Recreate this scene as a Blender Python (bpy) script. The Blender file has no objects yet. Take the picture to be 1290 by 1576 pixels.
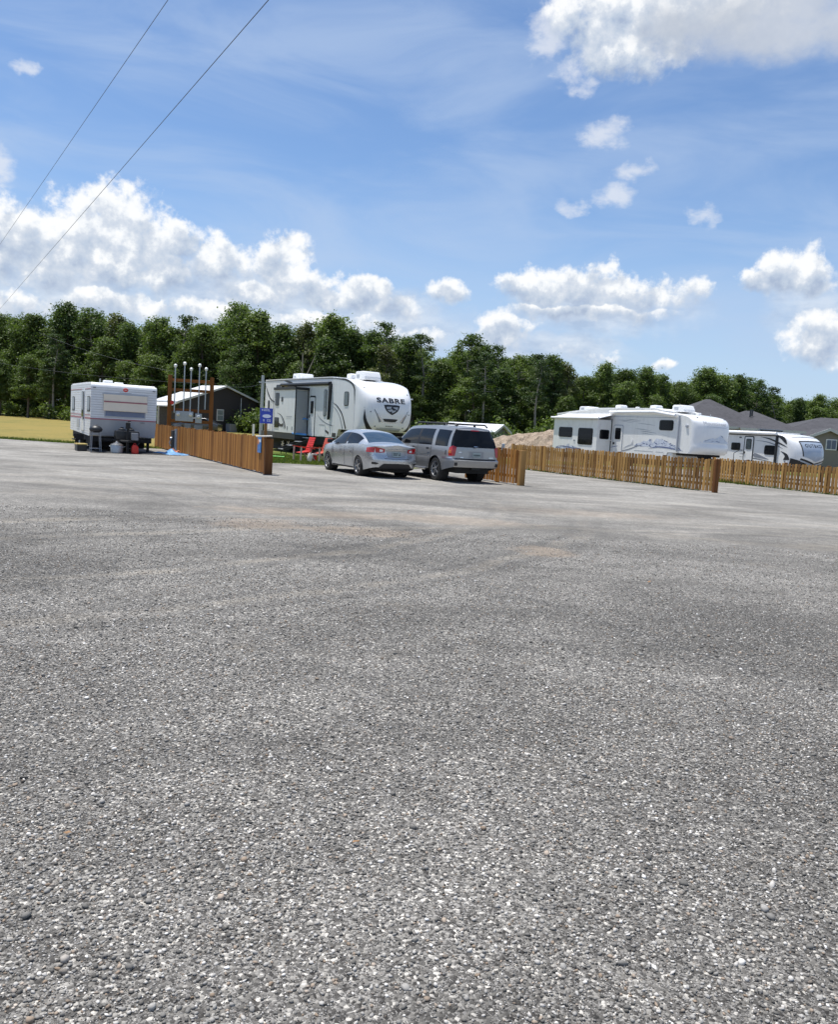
import bpy, bmesh, math, random
import numpy as np
from math import radians as R, sin, cos, pi
from mathutils import Vector, Matrix
random.seed(7); RNG = np.random.default_rng(11)
SC = bpy.context.scene
COL = SC.collection

# ---------------------------------------------------------------- camera
FPX, PW, PH = 1290.0, 1290.0, 1576.0
PITCH, ROLL, EYE = R(5.63), R(3.4), 1.6
_X = Vector((1, 0, 0)); _U = Vector((0, sin(PITCH), cos(PITCH))); _F = Vector((0, cos(PITCH), -sin(PITCH)))
CR = _X * cos(ROLL) + _U * sin(ROLL); CU = _U * cos(ROLL) - _X * sin(ROLL)
cam_data = bpy.data.cameras.new('camera'); cam = bpy.data.objects.new('camera', cam_data); COL.objects.link(cam)
cam.matrix_world = Matrix(((CR.x, CU.x, -_F.x, 0), (CR.y, CU.y, -_F.y, 0), (CR.z, CU.z, -_F.z, EYE), (0, 0, 0, 1)))
cam_data.sensor_fit = 'VERTICAL'; cam_data.sensor_height = 36.0; cam_data.lens = 36.0 * FPX / PH
cam_data.clip_start = 0.05; cam_data.clip_end = 6000
SC.camera = cam

def ray(x, y): return _F + CR * ((x - 645) / FPX) - CU * ((y - 788) / FPX)
def gnd(x, y, z=0.0):                      # a photo pixel measured onto a level plane
    d = ray(x, y); t = (z - EYE) / d.z; return Vector((0, 0, EYE)) + d * t
def at(x, y, Y):                           # a photo pixel measured at a known depth
    d = ray(x, y); return Vector((0, 0, EYE)) + d * (Y / d.y)

# ---------------------------------------------------------------- world, sun, exposure
SUN_EL, SUN_AZ = R(74), math.atan2(-0.87, 0.5)      # azimuth measured from +Y towards +X
SKY_STRENGTH, SUN_STRENGTH = 0.1, 4.2
world = bpy.data.worlds.new('World'); SC.world = world; world.use_nodes = True
WN = world.node_tree; WN.nodes.clear(); WL = WN.links

class G:                                    # tiny node-graph helper
    def __init__(s, nt): s.nt = nt
    def n(s, t, **k):
        o = s.nt.nodes.new(t)
        for a, b in k.items(): setattr(o, a, b)
        return o
    def put(s, sock, v):
        if hasattr(v, 'is_output') or isinstance(v, bpy.types.NodeSocket): s.nt.links.new(v, sock)
        else: sock.default_value = v
    def m(s, op, a, b=0.0, c=None, clamp=False):
        o = s.n('ShaderNodeMath', operation=op, use_clamp=clamp)
        s.put(o.inputs[0], a); s.put(o.inputs[1], b)
        if c is not None: s.put(o.inputs[2], c)
        return o.outputs[0]
    def noise(s, vec, scale, detail=6.0, rough=0.55, dist=0.0, lac=2.0):
        o = s.n('ShaderNodeTexNoise'); s.put(o.inputs['Vector'], vec); o.inputs['Scale'].default_value = scale
        o.inputs['Detail'].default_value = detail; o.inputs['Roughness'].default_value = rough; o.inputs['Distortion'].default_value = dist
        o.inputs['Lacunarity'].default_value = lac
        return o.outputs['Fac']
    def mapr(s, v, a, b, c=0.0, d=1.0, smooth=True):
        o = s.n('ShaderNodeMapRange', interpolation_type='SMOOTHSTEP' if smooth else 'LINEAR')
        s.put(o.inputs[0], v)
        for i, q in enumerate((a, b, c, d)): s.put(o.inputs[1 + i], q)
        return o.outputs[0]
    def mix(s, f, a, b, mode='MIX'):
        o = s.n('ShaderNodeMix', data_type='RGBA', blend_type=mode)
        s.put(o.inputs[0], f); s.put(o.inputs[6], a); s.put(o.inputs[7], b)
        return o.outputs[2]
    def ramp(s, f, stops):
        o = s.n('ShaderNodeValToRGB'); s.put(o.inputs[0], f); e = o.color_ramp.elements
        while len(e) < len(stops): e.new(0.5)
        for q, (p, c) in zip(e, stops): q.position = p; q.color = (*c, 1) if len(c) == 3 else c
        return o.outputs[0]
    def vmul(s, v, k):
        o = s.n('ShaderNodeVectorMath', operation='MULTIPLY'); s.put(o.inputs[0], v); o.inputs[1].default_value = k
        return o.outputs[0]
    def vadd(s, v, k):
        o = s.n('ShaderNodeVectorMath', operation='ADD'); s.put(o.inputs[0], v); s.put(o.inputs[1], k)
        return o.outputs[0]

def build_world():
    g = G(WN)
    sky = g.n('ShaderNodeTexSky', sky_type='NISHITA', sun_disc=False)
    sky.sun_elevation = SUN_EL; sky.sun_rotation = SUN_AZ
    sky.altitude = 0; sky.air_density = 1.0; sky.dust_density = 0.15; sky.ozone_density = 2.5
    dirv = g.n('ShaderNodeTexCoord').outputs['Generated']
    sep = g.n('ShaderNodeSeparateXYZ'); WL.new(dirv, sep.inputs[0])
    x, y, z = sep.outputs
    D = 180 / pi
    az = g.m('MULTIPLY', g.m('ARCTAN2', x, y), D)
    el = g.m('MULTIPLY', g.m('ARCSINE', z), D)
    # clouds: (azimuth, elevation of the base line, half width, height above base, depth below base, weight) in degrees
    blobs = [(-20.6, 9.4, 4.2, 4.6, 1.9, 1.0), (-24.5, 8.6, 3.2, 3.6, 1.8, 0.9), (-28.2, 8.8, 3.6, 3.6, 2.0, 1.0), (-16.8, 10.6, 1.9, 1.9, 0.9, 0.8), (-17.4, 8.4, 2.3, 2.0, 1.0, 0.8),
             (-14.2, 9.4, 2.5, 2.6, 1.3, 1.0), (-10.0, 9.4, 2.1, 2.8, 1.2, 0.95), (-12.2, 8.2, 3.0, 1.5, 1.0, 0.7), (-7.4, 8.6, 1.9, 1.9, 1.0, 0.8), (-4.6, 8.5, 1.7, 1.7, 1.0, 0.85),
             (-2.2, 7.9, 2.0, 1.2, 0.9, 0.75), (0.8, 8.9, 1.7, 1.3, 0.6, 0.85), (-20.5, 6.4, 4.2, 1.5, 1.1, 0.8), (-13.5, 6.4, 4.6, 1.3, 1.0, 0.75), (-7.0, 6.6, 3.6, 1.3, 1.0, 0.75), (-1.0, 6.0, 2.6, 1.1, 0.8, 0.6), (-27.5, 5.6, 4.5, 1.6, 1.2, 0.8),
             (-16.5, 4.6, 8.0, 1.0, 0.8, 0.55), (-5.0, 4.9, 4.5, 0.9, 0.7, 0.5),
             (4.9, 6.8, 2.0, 1.6, 1.0, 0.9), (6.8, 9.6, 2.4, 1.7, 1.1, 0.9), (9.0, 9.9, 1.5, 1.7, 0.8, 0.8), (11.6, 9.6, 2.3, 2.0, 1.2, 1.0), (14.4, 9.4, 2.0, 1.5, 1.1, 0.85), (16.8, 9.4, 1.5, 1.6, 1.0, 0.8),
             (10.8, 8.2, 6.0, 0.9, 0.8, 0.75), (10.5, 5.4, 3.0, 0.7, 0.5, 0.5), (15.6, 5.0, 0.9, 0.7, 0.4, 0.5),
             (23.3, 10.2, 2.0, 2.3, 0.9, 1.0), (21.4, 9.9, 1.6, 1.1, 0.7, 0.7), (24.7, 6.7, 2.3, 2.0, 1.3, 1.0), (29.5, 7.8, 3.6, 4.0, 2.0, 1.0),
             (11.2, 24.2, 4.4, 4.5, 2.1, 1.0), (16.2, 25.4, 4.0, 5.0, 1.6, 0.9), (22.5, 27.2, 6.5, 5.0, 1.6, 0.9), (7.4, 24.6, 1.5, 1.8, 1.3, 0.6),
             (-48, 8, 9, 4.5, 2, 1), (48, 8, 10, 5, 2, 1), (75, 9, 9, 5, 2, 1), (-80, 8, 12, 4, 2, 1), (110, 9, 14, 6, 2, 1), (-120, 9, 14, 5, 2, 1), (160, 10, 16, 6, 2, 1), (-165, 9, 10, 5, 2, 1)]
    wob1 = g.m('MULTIPLY', g.m('SUBTRACT', g.noise(dirv, 16.0, 5.0), 0.5), 3.4)
    wob2 = g.m('MULTIPLY', g.m('SUBTRACT', g.noise(g.vadd(dirv, (7.3, 2.1, 4.4)), 16.0, 5.0), 0.5), 3.0)
    azw, elw = g.m('ADD', az, wob1), g.m('ADD', el, wob2)
    M = None; HS = None
    for (a, e, w, up, dn, wt) in blobs:
        dx = g.m('DIVIDE', g.m('SUBTRACT', azw, a), w * 1.18)
        dz = g.m('SUBTRACT', elw, e)
        t = g.m('MAXIMUM', g.m('DIVIDE', dz, up * 0.98), g.m('DIVIDE', dz, -dn * 1.2))
        q = g.m('SUBTRACT', wt, g.m('ADD', g.m('MULTIPLY', dx, dx), g.m('MULTIPLY', t, t)))
        h = g.m('DIVIDE', dz, up)
        if M is None: M, HS = q, h
        else:
            sel = g.m('GREATER_THAN', q, M)
            o = g.n('ShaderNodeMix', data_type='FLOAT'); g.put(o.inputs[0], g.mapr(g.m('SUBTRACT', q, M), -0.25, 0.25)); g.put(o.inputs[2], HS); g.put(o.inputs[3], h); HS = o.outputs[0]
            M = g.m('SMOOTH_MAX', q, M, 0.15)
    n1 = g.noise(dirv, 30.0, 10.0, 0.58)
    n2 = g.noise(g.vadd(dirv, (-0.010, 0.0, 0.016)), 30.0, 6.0, 0.55)
    n3 = g.noise(dirv, 95.0, 8.0, 0.62)
    field = g.m('ADD', M, g.m('ADD', g.m('MULTIPLY', g.m('SUBTRACT', n1, 0.5), 2.3), g.m('MULTIPLY', g.m('SUBTRACT', n3, 0.5), 1.1)))
    wisp = g.mapr(HS, -0.6, 0.5, 1.1, 0.56)                 # ragged soft bases, crisp tops
    alpha = g.mapr(field, -0.12, wisp)
    relief = g.m('MULTIPLY', g.m('SUBTRACT', n1, n2), 2.7)
    rim = g.mapr(field, 0.15, 1.0, 0.22, 0.0)
    shade = g.m('ADD', g.m('ADD', g.mapr(HS, -0.55, 0.75, 0.10, 0.86), relief), g.m('ADD', rim, g.m('MULTIPLY', g.m('SUBTRACT', n3, 0.5), 0.5)), clamp=True)
    ccol = g.ramp(shade, [(0.0, (0.30, 0.36, 0.47)), (0.30, (0.39, 0.45, 0.54)), (0.62, (0.50, 0.54, 0.60)), (0.85, (0.66, 0.68, 0.70)), (1.0, (0.72, 0.725, 0.73))])
    # soft layer: flat pale bases that join the puffs, thin scraps, and the grey underside of the high cloud
    def soft(bl, sc, amp, lo, hi, top):
        q0 = None
        nz = g.m('MULTIPLY', g.m('SUBTRACT', g.noise(g.vmul(dirv, (1, 1, 1.7)), sc, 8.0, 0.6), 0.5), amp)
        for (a_, e_, w_, h_, wt_) in bl:
            dx = g.m('DIVIDE', g.m('SUBTRACT', azw, a_), w_); dz = g.m('DIVIDE', g.m('SUBTRACT', elw, e_), h_)
            q = g.m('SUBTRACT', wt_, g.m('ADD', g.m('MULTIPLY', dx, dx), g.m('MULTIPLY', dz, dz))); q0 = q if q0 is None else g.m('MAXIMUM', q0, q)
        return g.m('MULTIPLY', g.mapr(g.m('ADD', q0, nz), lo, hi), top)
    layer = soft([(-24, 7.6, 9.5, 4.2, 1.0), (-13, 7.2, 9, 3.4, 1.0), (-3.5, 6.8, 7, 2.6, 1.0), (11.5, 8.4, 7, 2.1, 1.0), (9, 5.6, 7, 1.3, .8), (24.5, 8.6, 4, 3.0, .8)], 14.0, 2.0, -0.25, 1.1, 0.80)
    scraps = soft([(10.7, 18.8, 1.9, 1.2, 1), (12.6, 16.5, 2.0, .8, 1), (11.3, 15.3, 1.5, .9, 1), (8.9, 14.7, 1.2, .8, 1), (17.3, 14.2, 1.3, .8, 1), (-26.9, 13.6, 1.0, 1.6, 1), (-25.7, 19.2, .9, .5, .8), (6.2, 24.3, 1.8, 2.0, 1), (8.2, 22.2, 1.8, 1.0, .8)], 30.0, 3.2, 0.05, 1.25, 0.68)
    grey = soft([(20.0, 24.6, 9.5, 2.6, 1.0), (15.0, 24.2, 4.5, 2.0, .9), (28, 25.0, 6, 3, 1)], 12.0, 1.6, 0.0, 0.9, 0.85)
    # thin high veil
    veil = g.noise(g.vmul(dirv, (1.2, 1.0, 4.5)), 3.2, 6.0, 0.55, 0.6)
    veil = g.m('ADD', g.m('MULTIPLY', g.mapr(veil, 0.34, 0.74), g.mapr(el, 3.0, 14.0, 0.2, 0.52)), g.mapr(el, 0.0, 17.0, 0.68, 0.0))
    alpha = g.m('MULTIPLY', alpha, 0.96)
    tint = g.mix(1.0, sky.outputs[0], SKY_TINT, 'MULTIPLY')
    b1 = g.n('ShaderNodeBackground'); WL.new(tint, b1.inputs[0]); b1.inputs[1].default_value = SKY_STRENGTH
    bv = g.n('ShaderNodeBackground'); bv.inputs[0].default_value = (0.36, 0.45, 0.60, 1); bv.inputs[1].default_value = 1.0
    b2 = g.n('ShaderNodeBackground'); WL.new(ccol, b2.inputs[0]); b2.inputs[1].default_value = 1.0
    mv = g.n('ShaderNodeMixShader'); WL.new(veil, mv.inputs[0]); WL.new(b1.outputs[0], mv.inputs[1]); WL.new(bv.outputs[0], mv.inputs[2])
    def over(base, fac, bg):
        m_ = g.n('ShaderNodeMixShader'); WL.new(fac, m_.inputs[0]); WL.new(base, m_.inputs[1]); WL.new(bg, m_.inputs[2]); return m_.outputs[0]
    def flat(c_):
        q = g.n('ShaderNodeBackground'); q.inputs[1].default_value = 1.0; g.put(q.inputs[0], c_); return q.outputs[0]
    lcol = g.ramp(g.noise(g.vmul(dirv, (1, 1, 2.4)), 20.0, 7.0, 0.6), [(0.35, (0.31, 0.38, 0.50)), (0.62, (0.52, 0.57, 0.64))])
    sh_ = over(mv.outputs[0], layer, flat(lcol))
    sh_ = over(sh_, scraps, flat((0.60, 0.62, 0.66, 1)))
    sh_ = over(sh_, alpha, b2.outputs[0])
    sh_ = over(sh_, grey, flat(g.ramp(g.noise(dirv, 9.0, 5.0, 0.6), [(0.35, (0.33, 0.37, 0.44)), (0.65, (0.45, 0.48, 0.53))])))
    out = g.n('ShaderNodeOutputWorld'); WL.new(sh_, out.inputs[0])
SKY_TINT = (0.82, 0.90, 1.0, 1)
build_world()
world.cycles.sampling_method = 'MANUAL'; world.cycles.sample_map_resolution = 512

sd = bpy.data.lights.new('sun', 'SUN'); sd.energy = SUN_STRENGTH; sd.angle = R(0.53); sd.color = (1.0, 0.965, 0.91)
sun = bpy.data.objects.new('sun', sd); COL.objects.link(sun)
_L = Vector((sin(SUN_AZ) * cos(SUN_EL), cos(SUN_AZ) * cos(SUN_EL), sin(SUN_EL)))
sun.rotation_euler = _L.to_track_quat('Z', 'Y').to_euler(); sun.location = (0, 0, 60)
SC.view_settings.view_transform = 'Standard'; SC.view_settings.look = 'None'
SC.view_settings.exposure = 0.5; SC.view_settings.gamma = 1.0
SC.render.engine = 'CYCLES'
SC.cycles.max_bounces = 6; SC.cycles.diffuse_bounces = 3; SC.cycles.glossy_bounces = 3; SC.cycles.transparent_max_bounces = 8

# ---------------------------------------------------------------- materials
MATS = {}
def mat(name, col, rough=0.6, metal=0.0, spec=0.5, var=0.12, vscale=3.0, bump=0.0, bscale=40.0, coat=0.0, dirt=None, coord='Object'):
    if name in MATS: return MATS[name]
    m = bpy.data.materials.new(name); m.use_nodes = True; nt = m.node_tree; g = G(nt)
    b = nt.nodes['Principled BSDF']
    b.inputs['Roughness'].default_value = rough; b.inputs['Metallic'].default_value = metal
    b.inputs['Specular IOR Level'].default_value = spec; b.inputs['Coat Weight'].default_value = coat
    tc = g.n('ShaderNodeTexCoord').outputs[coord]
    n = g.noise(tc, vscale, 5.0, 0.6)
    lo = tuple(c * (1 - var) for c in col); hi = tuple(min(1, c * (1 + var)) for c in col)
    c = g.ramp(n, [(0.25, lo), (0.75, hi)])
    if dirt:
        d = g.mapr(g.noise(g.vmul(tc, (1.0, 1.0, 0.16)), 4.5, 6.0, 0.65), 0.46, 0.76)
        c = g.mix(g.m('MULTIPLY', d, dirt[3]), c, (*dirt[:3], 1))
    nt.links.new(c, b.inputs['Base Color'])
    rr = g.mapr(n, 0.2, 0.8, max(0.02, rough * 0.85), min(1, rough * 1.15)); nt.links.new(rr, b.inputs['Roughness'])
    if bump:
        bn = g.n('ShaderNodeBump'); bn.inputs['Strength'].default_value = bump; bn.inputs['Distance'].default_value = 0.02
        nt.links.new(g.noise(tc, bscale, 6.0, 0.6), bn.inputs['Height']); nt.links.new(bn.outputs[0], b.inputs['Normal'])
    MATS[name] = m; return m

M_WHITE = mat('gelcoat_white', (0.80, 0.80, 0.79), 0.28, var=0.03, dirt=(0.45, 0.42, 0.36, 0.24))
M_CAP = mat('cap_white', (0.84, 0.84, 0.83), 0.22, var=0.03, dirt=(0.5, 0.47, 0.42, 0.10), coat=0.3)
M_CREAM = mat('fibreglass_warm_white', (0.79, 0.785, 0.75), 0.3, var=0.03, dirt=(0.45, 0.42, 0.36, 0.24))
M_SIDE = mat('fibreglass_light_grey', (0.74, 0.745, 0.735), 0.32, var=0.03, dirt=(0.42, 0.40, 0.36, 0.24))
M_ROOF = mat('roof_membrane', (0.78, 0.78, 0.76), 0.7, var=0.06, dirt=(0.35, 0.33, 0.28, 0.3))
M_BLACK = mat('black_trim', (0.016, 0.017, 0.019), 0.45, var=0.25)
M_DARK = mat('dark_underbody', (0.018, 0.018, 0.018), 0.85, var=0.3)
M_GREYP = mat('charcoal_panel', (0.045, 0.048, 0.052), 0.5, var=0.2)
M_MIDGREY = mat('grey_decal', (0.22, 0.235, 0.26), 0.4, var=0.15)
M_LTGREY = mat('silver_decal', (0.42, 0.44, 0.47), 0.3, var=0.1)
M_BLUEDEC = mat('blue_decal', (0.11, 0.14, 0.27), 0.4, var=0.35, vscale=9)
M_BLUEPALE = mat('pale_blue_decal', (0.36, 0.43, 0.58), 0.4, var=0.2, vscale=9)
M_GLASS = mat('tinted_glass', (0.008, 0.009, 0.011), 0.06, spec=0.22, var=0.2)
M_GLASS2 = mat('grey_green_glass', (0.09, 0.11, 0.105), 0.08, spec=0.7, var=0.5, vscale=5)
M_CHROME = mat('bright_metal', (0.62, 0.63, 0.65), 0.22, metal=0.9, var=0.08)
M_STEEL = mat('galvanised_steel', (0.42, 0.45, 0.47), 0.45, metal=0.55, var=0.15, vscale=12)
M_ALLOY = mat('alloy_rim', (0.50, 0.51, 0.53), 0.28, metal=0.75, var=0.1)
M_TYRE = mat('tyre_rubber', (0.02, 0.02, 0.02), 0.85, var=0.2)
M_SILVER = mat('silver_paint', (0.53, 0.55, 0.565), 0.28, metal=0.6, var=0.015, vscale=1.0, coat=0.5)
M_PEWTER = mat('pewter_paint', (0.37, 0.367, 0.36), 0.32, metal=0.55, var=0.015, vscale=1.0, coat=0.4)
M_CLAD = mat('lower_cladding', (0.30, 0.305, 0.31), 0.42, metal=0.3, var=0.06, dirt=(0.30, 0.28, 0.25, 0.25))
M_PLASTIC = mat('black_plastic', (0.02, 0.02, 0.022), 0.6, var=0.2)
M_REDLENS = mat('red_lens', (0.42, 0.012, 0.016), 0.12, var=0.25, vscale=14, coat=0.5)
M_AMBER = mat('amber_lens', (0.65, 0.16, 0.03), 0.15, var=0.2, coat=0.5)
M_CLEAR = mat('clear_lens', (0.75, 0.75, 0.74), 0.12, var=0.1, coat=0.5)
M_PLATE = mat('plate_face', (0.36, 0.42, 0.40), 0.4, var=0.2, vscale=20)
M_PLMARK = mat('plate_marks', (0.05, 0.07, 0.08), 0.5, var=0.2)
M_RED = mat('red_plastic', (0.62, 0.035, 0.025), 0.42, var=0.12)
M_REDOR = mat('faded_red_plastic', (0.55, 0.10, 0.06), 0.5, var=0.15)
M_TANLEG = mat('tan_plastic', (0.52, 0.42, 0.36), 0.5, var=0.12)
M_BLUEF = mat('blue_foam', (0.07, 0.26, 0.62), 0.6, var=0.15)
M_SIGNBLUE = mat('sign_blue', (0.035, 0.07, 0.42), 0.45, var=0.3, vscale=6)
M_SIGNBLUE2 = mat('sign_mid_blue', (0.06, 0.20, 0.48), 0.45, var=0.15, vscale=6)
M_SIGNWHITE = mat('sign_white', (0.72, 0.76, 0.86), 0.5, var=0.05)
M_PINK = mat('maroon_stripe', (0.36, 0.13, 0.15), 0.45, var=0.15)
M_CANVAS = mat('cream_cover', (0.80, 0.69, 0.54), 0.5, var=0.06)
M_GREYLOW = mat('grey_metal_skin', (0.42, 0.44, 0.47), 0.4, var=0.05, dirt=(0.3, 0.28, 0.26, 0.15))
M_ALUSIDE = None
M_VINYL = mat('white_vinyl', (0.8, 0.8, 0.79), 0.4, var=0.03)
M_JUG = mat('milky_plastic', (0.72, 0.70, 0.64), 0.4, var=0.05)
M_HOSE = mat('green_hose', (0.16, 0.62, 0.10), 0.45, var=0.1)
M_TARP = mat('blue_tarp', (0.10, 0.27, 0.50), 0.5, var=0.4, vscale=5)
M_LEAF = mat('dry_leaf_brown', (0.30, 0.17, 0.08), 0.8, var=0.3)
M_ORANGE = mat('orange_fabric', (0.55, 0.17, 0.07), 0.6, var=0.15)
M_YELLOW = mat('dull_yellow', (0.50, 0.38, 0.12), 0.6, var=0.2)
M_MOUND = None

# ---------------------------------------------------------------- mesh helpers
class MB:
    def __init__(s): s.v = []; s.f = []
    def face(s, pts):
        i = len(s.v); s.v += [tuple(p) for p in pts]; s.f.append(tuple(range(i, i + len(pts)))); return s
    def box(s, x0, x1, y0, y1, z0, z1, M=None):
        i = len(s.v)
        P = [(x0, y0, z0), (x1, y0, z0), (x1, y1, z0), (x0, y1, z0), (x0, y0, z1), (x1, y0, z1), (x1, y1, z1), (x0, y1, z1)]
        if M is not None: P = [tuple(M @ Vector(p)) for p in P]
        s.v += P
        s.f += [tuple(i + k for k in q) for q in ((0, 3, 2, 1), (4, 5, 6, 7), (0, 1, 5, 4), (1, 2, 6, 5), (2, 3, 7, 6), (3, 0, 4, 7))]
        return s
    def prism(s, poly, a, b, ax='y'):          # polygon in the other two axes, extruded along ax
        n = len(poly); i = len(s.v)
        def P(p, t): return {'y': (p[0], t, p[1]), 'x': (t, p[0], p[1]), 'z': (p[0], p[1], t)}[ax]
        s.v += [P(p, a) for p in poly] + [P(p, b) for p in poly]
        s.f.append(tuple(range(i, i + n))); s.f.append(tuple(range(i + 2 * n - 1, i + n - 1, -1)))
        for k in range(n): s.f.append((i + k, i + n + k, i + n + (k + 1) % n, i + (k + 1) % n))
        return s
    def tube(s, pts, r, n=8, r1=None, cap=True):
        pts = [Vector(p) for p in pts]; i0 = len(s.v); m = len(pts)
        up = None
        for k, p in enumerate(pts):
            t = (pts[min(k + 1, m - 1)] - pts[max(k - 1, 0)]).normalized()
            if up is None:
                up = t.cross(Vector((0.3, 0.2, 1)));
                if up.length < 1e-3: up = t.cross(Vector((1, 0, 0)))
            up = (up - t * up.dot(t)).normalized(); w = t.cross(up)
            rr = r if r1 is None else r + (r1 - r) * k / (m - 1)
            for j in range(n):
                a = 2 * pi * j / n; s.v.append(tuple(p + up * (rr * cos(a)) + w * (rr * sin(a))))
        for k in range(m - 1):
            for j in range(n):
                a, b = i0 + k * n + j, i0 + k * n + (j + 1) % n
                s.f.append((a, b, b + n, a + n))
        if cap:
            s.f.append(tuple(i0 + j for j in range(n - 1, -1, -1))); s.f.append(tuple(i0 + (m - 1) * n + j for j in range(n)))
        return s
    def lathe(s, prof, c=(0, 0, 0), ax='z', n=20, cap=True):     # prof: (radius, height)
        i0 = len(s.v); m = len(prof)
        for (r, h) in prof:
            for j in range(n):
                a = 2 * pi * j / n; u, w = r * cos(a), r * sin(a)
                p = {'z': (u, w, h), 'y': (u, h, w), 'x': (h, u, w)}[ax]
                s.v.append((p[0] + c[0], p[1] + c[1], p[2] + c[2]))
        for k in range(m - 1):
            for j in range(n):
                a, b = i0 + k * n + j, i0 + k * n + (j + 1) % n
                s.f.append((a, b, b + n, a + n))
        for k, rev in ((0, True), (m - 1, False)) if cap else ():
            if prof[k][0] > 1e-4:
                q = [i0 + k * n + j for j in range(n)]; s.f.append(tuple(q[::-1] if rev else q))
        return s
    def grid(s, fn, nu, nv):
        i0 = len(s.v)
        for a in range(nu + 1):
            for b in range(nv + 1): s.v.append(tuple(fn(a / nu, b / nv)))
        for a in range(nu):
            for b in range(nv):
                k = i0 + a * (nv + 1) + b; s.f.append((k, k + 1, k + nv + 2, k + nv + 1))
        return s
    def build(s, name, m, parent=None, smooth=False, bevel=0.0, loc=None, rotz=0.0, weld=False, seg=2, fixn=True):
        me = bpy.data.meshes.new(name); me.from_pydata(s.v, [], s.f)
        bm = bmesh.new(); bm.from_mesh(me)
        if weld: bmesh.ops.remove_doubles(bm, verts=bm.verts, dist=1e-4)
        if fixn: bmesh.ops.recalc_face_normals(bm, faces=bm.faces)
        if bevel:
            es = [e for e in bm.edges if len(e.link_faces) == 2 and e.calc_face_angle(0) > 0.5]
            bmesh.ops.bevel(bm, geom=es, offset=bevel, segments=seg, affect='EDGES', profile=0.6)
        if smooth:
            for f in bm.faces: f.smooth = True
        bm.to_mesh(me); bm.free(); me.validate()
        if smooth: me.set_sharp_from_angle(angle=R(42))
        if m is not None: me.materials.append(m)
        o = bpy.data.objects.new(name, me); COL.objects.link(o)
        if parent is not None: o.parent = parent
        if loc is not None: o.location = loc
        if rotz: o.rotation_euler = (0, 0, rotz)
        return o

def tag(o, label=None, cat=None, group=None, kind=None):
    if label: o['label'] = label
    if cat: o['category'] = cat
    if group: o['group'] = group
    if kind: o['kind'] = kind
    return o
def thing(name, label, cat, loc, rotz=0.0, group=None):
    o = bpy.data.objects.new(name, None); COL.objects.link(o); o.empty_display_size = 0.3
    o.location = loc; o.rotation_euler = (0, 0, rotz)
    return tag(o, label, cat, group)
def copy_tree(o, parent=None):
    c = o.copy(); COL.objects.link(c); c.parent = parent
    for ch in list(o.children): copy_tree(ch, c)
    return c
def rrect(x0, x1, z0, z1, r, n=4):
    r = min(r, (x1 - x0) / 2 - 1e-3, (z1 - z0) / 2 - 1e-3); P = []
    for cx, cz, a0 in ((x1 - r, z0 + r, -90), (x1 - r, z1 - r, 0), (x0 + r, z1 - r, 90), (x0 + r, z0 + r, 180)):
        for k in range(n + 1):
            a = R(a0 + 90 * k / n); P.append((cx + r * cos(a), cz + r * sin(a)))
    return P
def lerp(a, b, t): return a + (b - a) * t
def tab(T, x):                                        # piecewise linear table
    if x <= T[0][0]: return T[0][1]
    for (a, b), (c, d) in zip(T, T[1:]):
        if x <= c: return b + (d - b) * (x - a) / (c - a)
    return T[-1][1]
def stab(T, x):                                       # the same, eased with a Catmull-Rom spline
    if x <= T[0][0]: return T[0][1]
    if x >= T[-1][0]: return T[-1][1]
    for i in range(len(T) - 1):
        if x <= T[i + 1][0]:
            x0, y0 = T[i]; x1, y1 = T[i + 1]; h = x1 - x0; t = (x - x0) / h
            m0 = (y1 - T[i - 1][1]) / (x1 - T[i - 1][0]) if i > 0 else (y1 - y0) / h
            m1 = (T[i + 2][1] - y0) / (T[i + 2][0] - x0) if i + 2 < len(T) else (y1 - y0) / h
            return (2*t**3 - 3*t*t + 1)*y0 + (t**3 - 2*t*t + t)*h*m0 + (-2*t**3 + 3*t*t)*y1 + (t**3 - t*t)*h*m1

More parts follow.
